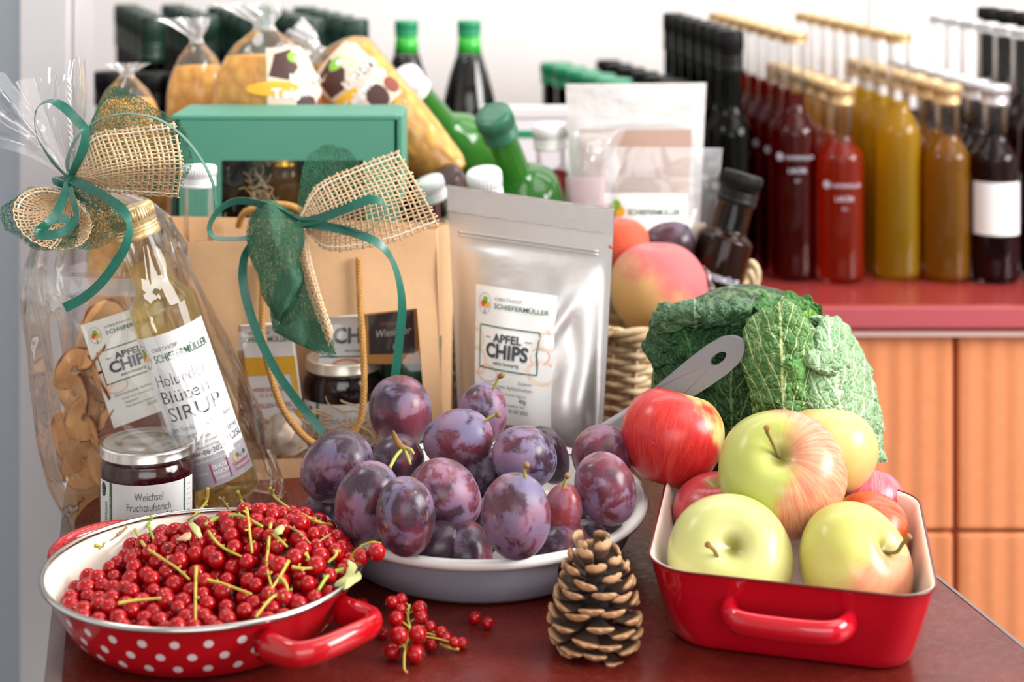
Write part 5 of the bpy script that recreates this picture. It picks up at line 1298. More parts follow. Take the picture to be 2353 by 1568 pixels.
T3 = pxgrid([[(690, 600, 1.405), (660, 620, 1.408), (640, 640, 1.409)], [(715, 680, 1.402), (672, 690, 1.400), (628, 700, 1.408)], [(750, 760, 1.403), (690, 770, 1.400), (632, 760, 1.408)], [(775, 820, 1.405), (710, 800, 1.403), (650, 745, 1.408)]])
mb = MB(); mb.add(*sheet(T1, 16, 20, .002, 70)[:1]).add(*sheet(T3, 20, 24, .003, 60)[:1]); mb.build('tulle', M_TULLE, bow2)
MB().add(*sheet(T2, 30, 30, .0035, 60)[:1]).add(*sheet(T3, 20, 18, .004, 50)[:1]).build('tulle', M_TULLED, bow2)
mb = MB(); fibres(mb, T1, 220); fibres(mb, T2, 420, .00014); fibres(mb, T3, 320); mb.build('tulle_fibres', pm('tulle_fibre_two', '3c7a58', .7), bow2)
rb = ribbon_mb([
    [(692, 512, 1.398, 50), (650, 490, 1.40, 40), (600, 470, 1.404, 25), (545, 462, 1.406, 30), (505, 482, 1.406, 50), (482, 518, 1.406, 66), (492, 545, 1.406, 70, .0034), (540, 549, 1.406, 75, .0034), (590, 545, 1.404, 60)],
    [(692, 512, 1.394, 30), (740, 500, 1.386, 15), (800, 478, 1.376, 10), (850, 458, 1.374, 25), (880, 468, 1.374, 72), (884, 492, 1.374, 84, .003), (862, 520, 1.375, 82, .003), (830, 536, 1.377, 70, .0034), (780, 524, 1.382, 35), (730, 514, 1.388, 20), (692, 512, 1.394, 30)],
    [(576, 560, 1.408, 60), (562, 590, 1.404, 35), (558, 640, 1.402, 20, .0038), (572, 710, 1.400, 5), (602, 790, 1.398, 0), (640, 862, 1.396, 0), (680, 918, 1.394, 0), (716, 962, 1.392, 10), (742, 996, 1.390, 20, .0036)],
    [(694, 514, 1.396, 30), (760, 522, 1.384, 20), (822, 538, 1.378, 15), (870, 560, 1.378, 40), (900, 596, 1.382, 68, .0036), (918, 650, 1.384, 50, .0036), (924, 710, 1.386, 30, .0038), (918, 780, 1.388, 12), (908, 868, 1.390, 8), (900, 930, 1.392, 8)],
])
rb.add(lathe([(.0012, -.006), (.0036, -.004), (.0042, 0), (.0036, .004), (.0012, .006)], 14), mat=Matrix.Translation(kn2 + Vector((0, -.006, 0))) @ Matrix.Rotation(1.2, 4, 'Y'))
rb.build('ribbon', M_RIB, bow2, sharp=40)
# ================================================================ green gift box
g = G('green_card'); c = g.co(); n = g.wave(c, 240, 1.5, 1, 'Z')
M_BOX = g.end(g.pb(g.mix(n, '478a74', '529680'), .55, normal=g.bump(n, .15, .0006)))
M_BOXD = pm('green_card_edge', '1d4a3c', .6)
YB = 1.60
gb = thing('gift_box', 'dark green cardboard gift box with a window standing behind the kraft bag', 'gift box', (W(660, 0, YB).x, YB, 0))
xl, xr, zt = W(412, 0, YB).x, W(905, 0, YB).x, W(0, 277, YB).z
wx0, wx1, wz1, wz0 = W(509, 0, YB).x, W(838, 0, YB).x, W(0, 369, YB).z, W(0, 560, YB).z
mb = MB()
for lo, hi in (((xl, YB, 0), (wx0, YB + .002, zt)), ((wx1, YB, 0), (xr, YB + .002, zt)), ((wx0, YB, wz1), (wx1, YB + .002, zt)), ((wx0, YB, 0), (wx1, YB + .002, wz0))): mb.add(box(lo, hi))
mb.build('front_panel', M_BOX, gb, smooth=False)
MB().add(box((xl, YB + .002, 0), (xl + .002, YB + .09, zt))).add(box((xr - .002, YB + .002, 0), (xr, YB + .09, zt))).add(box((xl, YB + .088, 0), (xr, YB + .09, zt))).add(box((xl, YB, 0), (xr, YB + .09, .002))).build('box_body', M_BOX, gb, smooth=False)
MB().add(box((xl - .008, YB + .001, zt), (xr + .003, YB + .092, zt + .005))).build('lid', M_BOX, gb, smooth=False, bevel=.0015)
MB().add(box((xr + .0025, YB + .004, zt - .08), (xr + .0075, YB + .086, zt + .004))).build('lid_flap', M_BOX, gb, smooth=False, bevel=.001)
MB().add(box((xl - .008, YB + .004, 0), (xl - .0025, YB + .086, zt))).build('side_sleeve', M_BOXD, gb, smooth=False, bevel=.001)
fz = bil((wx0, YB - .0004, wz1), (wx1, YB - .0004, wz1), (wx0, YB - .0004, wz0), (wx1, YB - .0004, wz0)); V, F, U = gridf(lambda u, v: fz(u, v), 8, 8)
MB().add((V, F)).build('window_film', FILMB, gb)
dbx = make_bottle('spice_bottle', 'dark bottle inside the green gift box at the edge of its window', 'bottle', (W(538, 0, YB + .03).x, YB + .032, .003), .0155, .246, .0135, .19, .21, GLASSN, L_BLACK, .2, C_BLACK, caph=.03)
hj = jam_jar('honey_jar', 'small glass jar with gold lid behind the window of the green gift box', (W(655, 0, YB + .03).x, YB + .030, .180), .0162, .0705, .0145, M_LIDG, liquid('honey', srgb('e0b878'), 1.4, .5, srgb('b98a50')))
M_STRAW = pm('wood_wool', 'dcbc94', .75); mb = MB()
mb.add(box((wx0 + .003, YB + .008, .003), (wx1 - .003, YB + .08, .17)))
for k in range(420):
    x0 = random.uniform(wx0, wx1)
    hgt = .245 if W(568, 0, YB).x < x0 < W(622, 0, YB).x else .188
    p = np.array((x0, YB + random.uniform(.008, .03 if hgt < .2 else .05), random.uniform(.16, hgt))); P = [p]; d = nrm(rng.normal(0, 1, 3) * (1, .3, 1))
    for q in range(5):
        d = nrm(d + rng.normal(0, .6, 3) * (1, .4, 1)); P.append(P[-1] + d * .006); P[-1][1] = min(max(P[-1][1], YB + .006), YB + .06)
    mb.add(tube(P, .0006, 4, cap=False))
solo('wood_wool', mb, M_STRAW, 'tan wood wool packed behind the window of the green gift box', 'packing', loc=(W(600, 0, YB).x, YB + .04, .003), kind='stuff')

# ================================================================ pasta bags
g = G('yellow_pasta'); c = g.co(); v = g.vor(g.map(c, (1, 1, .7)), 75); n = g.noise(c, 60, 3, .6); v2 = g.vor(c, 150, 'DISTANCE_TO_EDGE')
M_PASTA = g.end(g.pb(g.mix(g.step(v + n * .3, .2, .8), 'ffc23c', 'f0a020'), .6, normal=g.bump(v * -1.0 + n * .4, .9, .006)))
FILMPA = film('pasta_film', .02, (.99, .99, .99), 30, .004, .1, .05, 1.35)
M_PBROWN = pm('pasta_label_brown', '4a2a26', .5); M_PTAN = pm('pasta_label_pale', 'e2cdb8', .5); M_PRED = pm('pasta_label_red_brown', '8c4434', .5); M_PYEL = pm('squash_print', 'f3b838', .5); M_PGRN = pm('pasta_logo_green', '8cc63a', .5); M_PW = pm('pasta_white_print', 'f1ecec', .5)
def pasta_bag(label, base, top, r0, r1, dep, gather, labk=None, flare=(0, 0)):
    base, top = np.array(base), np.array(top); ax = top - base; L = np.linalg.norm(ax); z = nrm(ax)
    t = wthing('pasta_bag', label, 'pasta bag', tuple(base), 'bags of yellow pasta')
    y = nrm(np.array((0, 1.0, 0)) - z * z[1]); x = np.cross(y, z); seed = base[0] * 50
    def ring(s, k, amp, n=40):
        prof = np.interp(s, [0, .04, .5, .86, .95, 1], [.86, 1, 1, .90, .62, .22]); r = (r0 + (r1 - r0) * s) * prof * k
        return [base + z * L * s + (x * math.cos(a) * r + y * math.sin(a) * r * dep) * (1 + amp * vn(3.2 * math.cos(a) + seed, 3.2 * math.sin(a), s * 9)) for a in np.linspace(0, 2 * PI, n, False)]
    MB().add(loft([ring(s, .955, .07) for s in np.linspace(0, 1, 30) ** .9 * .93])).build('pasta', M_PASTA, t)
    R = [ring(s, 1.0, .05) for s in np.linspace(0, 1, 26)]; ne = base + ax
    MB().add(loft(R, False)).build('bag_film', FILMPA, t)
    mb = MB(); gx = np.array((flare[0], 0, flare[1])); G_ = []
    for k in range(12):
        q = k / 11; r = (r1 * .22) * (1 - .35 * math.sin(PI * min(1, q * 2))) + gather * .55 * q ** 1.5
        cpt = ne + (z * (1 - q * .3) + gx * q) * gather * q
        G_.append([cpt + (x * math.cos(a) * r + y * math.sin(a) * r * .5) * (1 + .3 * q * math.sin(7 * a + seed)) for a in np.linspace(0, 2 * PI, 40, False)])
    mb.add(loft(G_, False)); mb.build('gathered_top', film('pasta_film_top', .10, (.97, .97, .97), 30, .004, .1, .22), t)
    if labk:
        s0, s1, a0, a1 = labk
        def mp(u, v, e=.0006):
            s = s0 + (s1 - s0) * v; a = a0 + (a1 - a0) * u; prof = np.interp(s, [0, .04, .5, .86, .95, 1], [.86, 1, 1, .90, .62, .22]); r = (r0 + (r1 - r0) * s) * prof * 1.03 + e
            return base + z * L * s + x * math.cos(a) * r + y * math.sin(a) * r * dep
        lb = MB()
        blob = [(.05, .30), (.22, .36), (.18, .52), (.30, .62), (.30, .88), (.55, .97), (.8, .92), (1, .95), (1, .02), (.5, .04), (.2, .02), (.3, .14), (.1, .2)]
        V, F, U = gridf(lambda u, v: mp(.18 + .82 * u, .0 + 1.0 * v, .0004), 14, 14); lb.add((V, F), 1)
        def fill(poly, m, e):
            cx, cy = np.mean(poly, 0); k = len(poly); V = [mp(cx, cy, e)]; F = []; ns = 4
            ring_ = []
            for i in range(k):
                for q in range(4):
                    p = np.array(poly[i]) * (1 - q / 4) + np.array(poly[(i + 1) % k]) * q / 4; ring_.append(p)
            for q in range(1, ns + 1): V += [mp(*(np.array((cx, cy)) * (1 - q / ns) + p * q / ns), e) for p in ring_]
            kk = len(ring_)
            for i in range(kk): F.append((0, 1 + i, 1 + (i + 1) % kk))
            for q in range(ns - 1):
                for i in range(kk): F.append((1 + q * kk + i, 1 + (q + 1) * kk + i, 1 + (q + 1) * kk + (i + 1) % kk, 1 + q * kk + (i + 1) % kk))
            lb.add((V, F), m)
        fill([(.20, .62), (.30, .92), (.60, .98), (.62, .72), (.42, .56)], 0, .0008)
        fill([(.62, .52), (.70, .60), (.95, .60), (1.0, .50), (.8, .48)], 0, .0008)
        fill(disc(.66, .18, .16, .17, 14), 0, .0008); fill(disc(.95, .16, .12, .12, 12), 2, .0008)
        fill(disc(.24, .45, .30, .10, 16), 3, .0010)
        fill(disc(.60, .86, .11, .075, 14), 4, .0012); fill(disc(.64, .84, .05, .035, 10), 5, .0014)
        letters(lb, [('Unsere', .44, .50, .14, dict(w=.58, shear=.1, b=.02)), ('Teigwaren', .22, .32, .13, dict(w=.80, b=.03))], lambda X, Y, e: mp(X, Y, e), 5, .0016)
        lb.build('printed_label', [M_PBROWN, M_PTAN, M_PRED, M_PYEL, M_PGRN, M_PW], t)
    return t
Z0 = lambda x, y, d: (W(x, 0, d).x, d, .001)
pasta_bag('pasta bag behind the tulle of the pack, half hidden by the burlap', Z0(300, 0, 1.745), W(292, 178, 1.745), .047, .040, .75, .02)
pasta_bag('pasta bag with no visible label between the box and the dark bottles', Z0(470, 0, 1.825), W(452, 100, 1.825), .046, .036, .75, .030, None, (-.5, .2))
pasta_bag('upright pasta bag with brown label in the middle of the three over the green box', Z0(622, 0, 1.740), W(608, 70, 1.740), .060, .060, .62, .030, (.755, .955, -1.75, -.10), (-.6, .2))
b3 = W(1046, 404, 1.765); t3 = W(735, 130, 1.805)
pasta_bag('pasta bag leaning down over the corner of the green box towards the green bottles', b3, t3, .020, .060, .72, .028, (.50, .92, -2.35, -.70), (-.9, .1))
# brown lid like end of the leaning bag
t = thing('brown_jar', 'small brown topped jar at the lower end of the leaning pasta bag', 'jar', W(1032, 420, 1.715), zdir=None)
turnf(t, (-.45, -.5, .75)); MB().add(lathe([(0, -.05), (.0165, -.05), (.0172, -.02), (.0172, .008), (.0165, .0105), (.012, .011), (0, .0108)], 36, False)).build('jar_body', pm('dark_brown_plastic', '4a3230', .25, spec=.6), t, world=False)
MB().add(lathe([(.0178, -.010), (.0178, .006), (.0174, .0078), (.0170, .006)], 36, False)).build('lid_ring', pm('brown_lid', '57403c', .3), t, world=False)

# ================================================================ wicker basket
WV = pm('pale_willow', 'd3b58c', .6, (160, .4, .001)); 
g = G('willow_rods'); c = g.co(); n = g.noise(c, 45, 3, .6); n2 = g.noise(c, 260, 3, .6)
M_WIL = g.end(g.pb(g.mix(g.step(n, .3, .7), 'b0936c', 'e0c9a2'), .6, normal=g.bump(n2, .3, .0008)))
BQ = [np.array(p) for p in ((.1216, 1.560), (.262, 1.83), (.045, 1.935), (-.085, 1.668))]; bcn = sum(BQ) / 4
def bper(k, n=160, rr=.03):          # rounded outline at scale k
    P = []
    for i in range(4):
        p0, p1, p2 = BQ[i - 1], BQ[i], BQ[(i + 1) % 4]; a, b = nrm(p0 - p1), nrm(p2 - p1)
        for q in range(9):
            t = q / 8; P.append((p1 + a * rr * (1 - t) ** 2 + b * rr * t * t))
    P = [bcn + (p - bcn) * k for p in P]; P.append(P[0]); L = np.cumsum([0] + [np.linalg.norm(b - a) for a, b in zip(P, P[1:])])
    s = np.linspace(0, L[-1], n, False); return np.stack([np.interp(s, L, [p[i] for p in P]) for i in (0, 1)], 1)
bs = thing('wicker_basket', 'pale woven willow basket behind the cabbage holding bottles, pouches and peaches', 'basket', (bcn[0], bcn[1], 0))
BHT = .092; NR = 14; NSK = 44; mb = MB()
for r in range(NR):
    z = .006 + (BHT - .014) * r / (NR - 1); k = .84 + .14 * (z / BHT); P = bper(k, NSK * 6); pp = []
    for i, p in enumerate(P):
        d = nrm(p - bcn); o = .0030 * math.cos(PI * (i / 6 + r)); pp.append((p[0] + d[0] * o, p[1] + d[1] * o, z + .0006 * math.sin(i * .7 + r)))
    mb.add(tube(pp, .0031, 6, True, ry=.0034))
mb.build('weave', M_WIL, bs)
mb = MB(); P0, P1 = bper(.84, NSK), bper(.985, NSK)
for a, b in zip(P0, P1): mb.add(tube([(a[0], a[1], .001), (b[0], b[1], BHT)], .0022, 6))
mb.build('stakes', M_WIL, bs)
mb = MB(); P = bper(1.0, 300)
for ph in range(3):
    mb.add(tube([(p[0] + .0042 * math.cos(i * .26 + ph * 2.094) * nrm(p - bcn)[0], p[1] + .0042 * math.cos(i * .26 + ph * 2.094) * nrm(p - bcn)[1], BHT + .001 + .0042 * math.sin(i * .26 + ph * 2.094)) for i, p in enumerate(P)], .0036, 7, True))
mb.build('braided_rim', M_WIL, bs)
MB().add((lambda P: ([(p[0], p[1], .003) for p in P], [tuple(range(len(P)))]))(bper(.84, 60))).build('base', M_WIL, bs, smooth=False)
hp = [W(1716, 760, 1.775), W(1724, 700, 1.77), W(1733, 640, 1.77), W(1726, 612, 1.78), W(1712, 640, 1.80), W(1702, 720, 1.82)]
mb = MB(); c3 = cr(hp, 8)
for ph in range(2): mb.add(tube([np.asarray(p) + .0035 * np.array((math.cos(i * .35 + ph * PI), 0, math.sin(i * .35 + ph * PI))) for i, p in enumerate(c3)], .0042, 8))
mb.build('handle', M_WIL, bs)

# ================================================================ in the basket
def slanted_bottle(name, label, top, base, R, rn, glass, cap, liq=None, level=.6, sh=.62, neck=.74, caph=.026, capr=None, n=40):
    ax = np.array(top) - np.array(base); L = np.linalg.norm(ax); t = thing(name, label, 'bottle', tuple(base)); turnf(t, ax)
    P = bprof(R, L, rn, sh * L, neck * L); MB().add(lathe(P, n, False)).build('glass_body', glass, t, world=False)
    if liq: MB().add(lathe(liqprof(P, R, level * L), n, False)).build('liquid', liq, t, world=False)
    capmesh(capr or rn * 1.14, L - caph * .88, L + caph * .12, True, 32).build('cap', cap, t, world=False); return t
def lit_glass(name, tint, body, k):
    g = G(name); fr = g.node('ShaderNodeFresnel', 0, None, {'IOR': 1.5}); gl = g.node('ShaderNodeBsdfGlossy', 0, None, {'Color': (1, 1, 1), 'Roughness': .03})
    tr = g.node('ShaderNodeBsdfTransparent', 0, None, {'Color': srgb(tint)}); df = g.mixs(.6, g.node('ShaderNodeBsdfDiffuse', 0, None, {'Color': srgb(body)}), g.node('ShaderNodeBsdfTranslucent', 0, None, {'Color': srgb(body)}))
    return g.end(g.mixs(g.sat(fr * 1.0), g.mixs(k, tr, df), gl))
GG = lit_glass('bright_green_glass', '8ae07a', '62c850', .6); GG2 = lit_glass('deep_green_glass', '7ad868', '56bc48', .55)
L_GREEN = liquid('green_wine', srgb('8cc84c'), 1.36, .5, srgb('76b83c'))
tb1 = np.array(W(932, 180, 1.84))
slanted_bottle('wine_bottle', 'light green bottle with a white cap leaning out of the basket behind the pasta bag', tb1, tb1 + np.array((.118, .17, -.172)), .034, .0155, GG, C_WHITE, L_GREEN, .60, .55, .70, .028)
tb2 = np.array(W(1134, 268, 1.68))
slanted_bottle('wine_bottle', 'green bottle with a dark green cap leaning out of the basket towards the viewer', tb2, tb2 + np.array((.068, .125, -.190)), .038, .0150, GG2, pm('dark_green_cap', '2c6b50', .35), L_GREEN, .60, .56, .70, .030, .0185)
slanted_bottle('spirit_bottle', 'small bottle with white cap beside the end of the burlap bow', W(985, 418, 1.665), np.array(W(985, 418, 1.665)) + np.array((.045, .03, -.135)), .020, .0125, GLASS, C_WHITE, None, .6, .58, .72, .022)
slanted_bottle('spirit_bottle', 'small bottle with a rounded white cap between the two green bottles', W(1112, 402, 1.625), np.array(W(1112, 402, 1.625)) + np.array((.014, .035, -.13)), .022, .0145, GLASS, C_WHITE, None, .6, .58, .72, .030)
slanted_bottle('juice_bottle', 'small clear bottle of red juice with a white cap beside the pale pouches', W(1262, 292, 1.905), np.array(W(1262, 292, 1.905)) + np.array((.010, .012, -.20)), .027, .0165, GLASS, C_WHITE, liquid('red_juice', srgb('c83a44'), 1.36, .5, srgb('a01822')), .74, .66, .78, .028)
dt = np.array(W(1707, 407, 1.745)); dbase = np.array(W(1618, 735, 1.735))
ob = slanted_bottle('oil_bottle', 'small dark brown bottle with black cap and white print leaning in the basket', dt, dbase, .0285, .0185, thin_glass('brown_glass', 'b08a68', k=.5), C_BLACK, pm('dark_oil', '4a3222', .35, spec=.3), .60, .56, .64, .032, .0205)
mb = MB(); m = cyl(.0285); letters(mb, [('SCHIEFERMÜLLER', 0, .044, .0060, dict(al='c', w=.046, b=.02)), ('OXY', .002, .029, .0075, dict(al='c', b=.02)), ('APFEL', .004, .014, .0050, dict(al='c'))], m, 0, .0006)
mb.build('lettering', PRINTW, ob, world=False)
# pouches
def pouch(name, label, C, mf, bulge, seal=None, mseal=None, zip_=True, nu=26, nv=34, rough=.0):
    t = wthing(name, label, 'pouch', C[0][1]); TL, TR, BL, BR = [Vector(p) for p in (C[1][0], C[1][1], C[0][0], C[0][1])]
    t.location = (BL + BR) / 2
    f0 = bil(TL, TR, BL, BR); n_ = f0.n
    def env(u, v): return (max(0, math.sin(PI * min(max((u - .055) / .89, 0), 1)))) ** .7 * (max(0, math.sin(PI * min(max((v + .0) / .80, 0), 1) ** .85))) ** .6
    def front(u, v, e=0.0): return np.asarray(f0(u, v)) + n_ * (bulge(u, v) * env(u, v) + e)
    def back(u, v): return np.asarray(f0(u, v)) - n_ * (.012 * env(u, v) + .0006)
    t['w'] = 1
    return t, f0, front, back
# the silver apple chips pouch in front
def bl1(u, v):
    b = .026 + .006 * vn(u * 3.2, v * 3.5, 2) + .0035 * vn(u * 8, v * 7, 4)
    b += -.013 * math.exp(-(((u - .80) / .10) ** 2 + ((v - .42) / .20) ** 2)) + .006 * math.exp(-(((u - .90) / .06) ** 2 + ((v - .30) / .10) ** 2)) + .010 * max(0, 1 - abs((u - .72) - (v - .55) * .9) / .05) * math.exp(-((v - .52) / .12) ** 2)
    return b
Cp = ((T(1058, 1066), T(1378, 1116)), (W(1027, 425, 1.528), W(1412, 480, 1.478)))
sp_, f0, front, back = pouch('chips_pouch', 'silver apple chips pouch with white label standing behind the plums', Cp, None, bl1)
g = G('silver_foil'); c = g.co(); n = g.noise(c, 14, 3, .5, .6); n2 = g.noise(c, 48, 3, .5)
M_FOIL = g.end(g.pb('d6d2d0', .40, metal=.8, spec=.5, normal=g.bump(n * 1.0 + n2 * .25, .30, .006)))
def rc(f, u, v):            # rounded upper corners
    return f(u, v)
MB().add(*sheet(front, 46, 60)[:1]).build('front_foil', M_FOIL, sp_)
MB().add(*sheet(back, 20, 24)[:1]).build('back_foil', M_FOIL, sp_)
g = G('embossed_seal'); c = g.co(); wv = g.wave(c, 180, 0, 0, 'X') + g.wave(c, 180, 0, 0, 'Z')
M_SEALF = g.end(g.pb('c6c3c2', .34, metal=.8, normal=g.bump(wv, .5, .0006)))
for nm, v0, v1, u0, u1, e in (('heat_seal', .905, .995, .0, 1, .0010),):
    V, F, U = gridf(lambda u, v: front(u0 + (u1 - u0) * u, v0 + (v1 - v0) * v, e), 30, 6); MB().add((V, F)).build(nm, M_SEALF, sp_)
mb = MB()
for vv in (.835, .822): mb.add(tube([front(.06 + .86 * i / 30, vv, .0008) for i in range(31)], .0010, 6))
mb.build('zip_closure', M_FOIL, sp_)
MB().add(tube([front(.985, .86, .002), front(1.004, .858, .002)], .0014, 6)).build('tear_notch', pm('notch_red', 'e85a3a', .5), sp_)
lw, lh = .070, .106
chips_label(sp_, lambda x, y, e=.0004: front(.185 + .525 * x / lw, .178 + .478 * y / lh, e + .0008), lw, lh)
# pale pouch with a clear window at the back of the basket
def blp(u, v): return .018 + .004 * vn(u * 4, v * 4, 7)
s2, f0, front, back = pouch('flour_pouch', 'whitish metallic pouch with a clear window standing at the back of the basket', ((W(1322, 690, 1.868), W(1600, 690, 1.850)), (W(1299, 193, 1.885), W(1623, 190, 1.875))), None, blp)
M_PALE = pm('pale_foil', 'cfcac8', .3, metal=.35, bump=(18, .4, .006))
MB().add(*sheet(front, 24, 30)[:1]).build('front_foil', M_PALE, s2); MB().add(*sheet(back, 14, 16)[:1]).build('back_foil', M_PALE, s2)
V, F, U = gridf(lambda u, v: front(.09 + .82 * u, .45 + .335 * v, .0012), 14, 8); MB().add((V, F)).build('window', pm('pouch_window_beige', 'b09080', .3), s2)
# clear pouch with white label
s3, f0, front, back = pouch('clear_pouch', 'clear pouch with a white logo label standing behind the peaches', ((W(1376, 720, 1.745), W(1625, 720, 1.745)), (W(1388, 337, 1.765), W(1661, 340, 1.765))), None, lambda u, v: .020 + .006 * vn(u * 4, v * 4, 17))
FILMH = film('hazy_pouch_film', .03, (.97, .97, .98), 26, .005, .12, .16, 1.4)
MB().add(*sheet(front, 24, 30)[:1]).build('front_film', FILMH, s3); MB().add(*sheet(back, 14, 16)[:1]).build('back_film', FILMH, s3)
V, F, U = gridf(lambda u, v: np.asarray(f0(.08 + .84 * u, .03 + .50 * v)) + f0.n * (.012 * math.sin(PI * u) * math.sin(PI * v) ** .5), 14, 12); MB().add(thick((V, F), .012, (0, 1, 0))).build('contents', pm('pale_powder', 'e8d9bd', .8), s3)
mp = lambda x, y, e=.0004: front(.0 + .73 * x, .42 + .30 * y, e + .001)
V, F, U = gridf(lambda u, v: mp(u, v, .0004), 14, 10); lb = MB().add((V, F)).build('paper_label', PAPER, s3)
mb = MB()
for (dx, dy, mm) in ((-.05, -.02, 0), (.05, .02, 1), (.0, .14, 2)): flat(mb, disc(.16 + dx, .62 + dy, .055, .11, 14), mp, mm, .0008 + .0002 * mm)
letters(mb, [('SCHIEFERMÜLLER', .30, .58, .11, dict(w=.62, b=.02))], mp, 3, .001)
mb.build('logo', [P_ORG, P_YEL, P_GRN, INKG], lb, world=False)
# crumpled clear film between the pouches
cf = pxgrid([[(1290, 470, 1.71), (1340, 480, 1.69), (1400, 470, 1.71)], [(1296, 400, 1.72), (1350, 390, 1.69), (1420, 380, 1.72)], [(1310, 330, 1.73), (1365, 320, 1.70), (1430, 300, 1.73)], [(1320, 300, 1.735), (1370, 296, 1.72), (1436, 292, 1.735)]])
cf0 = wthing('film_bag', 'small crumpled clear bag between the red juice bottle and the clear pouch', 'bag', W(1345, 500, 1.72))
MB().add(*sheet(cf, 20, 22, .006, 45)[:1]).build('front_film', FILMH, cf0); MB().add(*sheet(pxgrid([[(1290, 520, 1.735), (1340, 525, 1.74), (1400, 520, 1.735)], [(1320, 298, 1.738), (1370, 294, 1.742), (1436, 290, 1.738)]]), 12, 14, .004, 45)[:1]).build('back_film', FILMH, cf0)
V, F, U = gridf(lambda u, v: W(1300 + 90 * u, 700 - 290 * v, 1.727), 6, 6); MB().add(thick((V, F), .006, (0, 1, 0))).build('contents', pm('pink_grey_tea', 'b99aa0', .8), cf0)
# peaches and a plum
def peach_mesh(R, seed):
    V = []; n, m_ = 48, 36
    for i in range(m_):
        t = PI * i / (m_ - 1)
        for j in range(n):
            A = 2 * PI * j / n; r = R * math.sin(t) * (1 + .02 * math.cos(t)); z = R * .95 * math.cos(t) - R * .16 * math.exp(-(t / .3) ** 2)
            gr = math.exp(-(((A - PI + PI) % (2 * PI) - PI) / .12) ** 2) * .035 * math.sin(t) ** .5 if 0 else math.exp(-((A - PI) / .14) ** 2) * .035 * math.sin(t) ** .5
            r *= 1 - gr + .02 * vn(1.5 * math.cos(A) + seed, 1.5 * math.sin(A), math.cos(t) * 1.5)
            V.append((r * math.cos(A), r * math.sin(A), z))
    return V, [(i * n + j, i * n + n + j, i * n + n + (j + 1) % n, i * n + (j + 1) % n) for i in range(m_ - 1) for j in range(n)]
def peach_mat(i, base, blush, d, lo, hi):
    g = G('peach_skin'); c = g.co(); X, Y, Z = g.xyz(c); n = g.noise(c, 40, 4, .6); n2 = g.noise(c, 600, 2); d = nrm(d)
    f = g.step((X * d[0] + Y * d[1] + Z * d[2]) / .045 + (n - .5) * 1.3, lo, hi)
    return g.end(g.pb(g.mix(f, base, blush), .62, spec=.25, sheen=.2, normal=g.bump(n2, .08, .0005), sss=.1, sssr=(.01, .005, .003)))
for k, (x, y, r, d, b, bl_c, dr, lo, hi, lab) in enumerate(((1511, 662, 113, 1.69, 'e2b474', 'd6686a', (.55, .1, .75), -.5, .5, 'big rosy peach resting on the basket rim above the cabbage'), (1428, 566, 70, 1.735, 'e89a70', 'd8583c', (.2, -.2, .8), -1.5, -.3, 'orange peach half hidden behind the silver pouch'))):
    p = W(x, y, d); t = thing('peach', lab, 'peach', p, 'peaches in the basket'); MB().add(peach_mesh(r * d / FP, k * 2.0)).build('flesh', peach_mat(k, b, bl_c, dr, lo, hi), t, world=False)
p = W(1530, 562, 1.738); t = thing('plum', 'dark plum lying behind the peaches against the clear pouch', 'plum', p); o = MB().add(plum_mesh(.023, .031, 40)).build('flesh', plum_mat(33, red=.5, blo=.05, mid='4e2430', dark='32181e'), t, world=False); turn(o, dirv(72, 0), 1.0)
fo = wthing('foil_scrap', 'shiny clear film scrap between the big peach and the brown bottle', 'film', W(1640, 660, 1.70))
MB().add(*sheet(pxgrid([[(1610, 720, 1.70), (1650, 715, 1.69), (1680, 720, 1.70)], [(1608, 640, 1.705), (1635, 640, 1.685), (1660, 670, 1.70)], [(1606, 610, 1.71), (1618, 612, 1.70), (1640, 640, 1.71)]]), 14, 14, .004, 60)[:1]).build('film_sheet', film('shiny_film', .25, (.95, .97, .97), 40, .004, .08), fo)

# ================================================================ savoy cabbage
def leaf_mat(name, dark, mid, vein, vw=1.0, gloss=.42):
    g = G(name); uv = g.co('UV'); U, V, _ = g.xyz(uv); c = g.co()
    wob = g.noise(c, 30, 3); nz = g.noise(c, 60, 2, .5, 0, 1); cw = g.node('ShaderNodeVectorMath', 0, {'operation': 'MULTIPLY_ADD'}, {0: nz, 1: (.012, .012, .012), 2: c}); cell = g.vor(cw, 80, 'DISTANCE_TO_EDGE'); cell2 = g.vor(cw, 200, 'DISTANCE_TO_EDGE'); n = g.noise(c, 25, 3)
    a = g.math('ABSOLUTE', U - .5)
    mid_ = g.step(a + (wob - .5) * .02, .022 * vw, .006)
    br_ = (V * 5.0 - a * 7.0 + (wob - .5) * 1.1); br_ = g.math('ABSOLUTE', br_ - g.math('FLOOR', br_) - .5)
    vv = g.math('MAXIMUM', mid_, g.step(br_, .075 * vw, .02) * .9)
    vv = g.math('MAXIMUM', vv, g.step(cell, .060 * vw, .01) * .42); vv = g.math('MAXIMUM', vv, g.step(cell2, .05 * vw, .01) * .18)
    col = g.mix(g.step(n, .3, .7), dark, mid); col = g.mix(vv, col, vein)
    bmp = g.math('MINIMUM', cell2 * 1.6, .5) + g.math('MINIMUM', cell * 2.0, .5) * 1.5 
    return g.end(g.pb(col, gloss, spec=.35, normal=g.bump(bmp - vv * .2, .75, .004), sss=.05, sssr=(.003, .006, .001)))
L_PALE = leaf_mat('savoy_outer_leaf', '7fa77a', '94b98c', 'cfe3bd', 1.2); L_MID = leaf_mat('savoy_middle_leaf', '41703f', '588848', 'c3d996', 1.0); L_DARK = leaf_mat('savoy_dark_leaf', '1c4222', '2a562c', '4f7a44', .5)
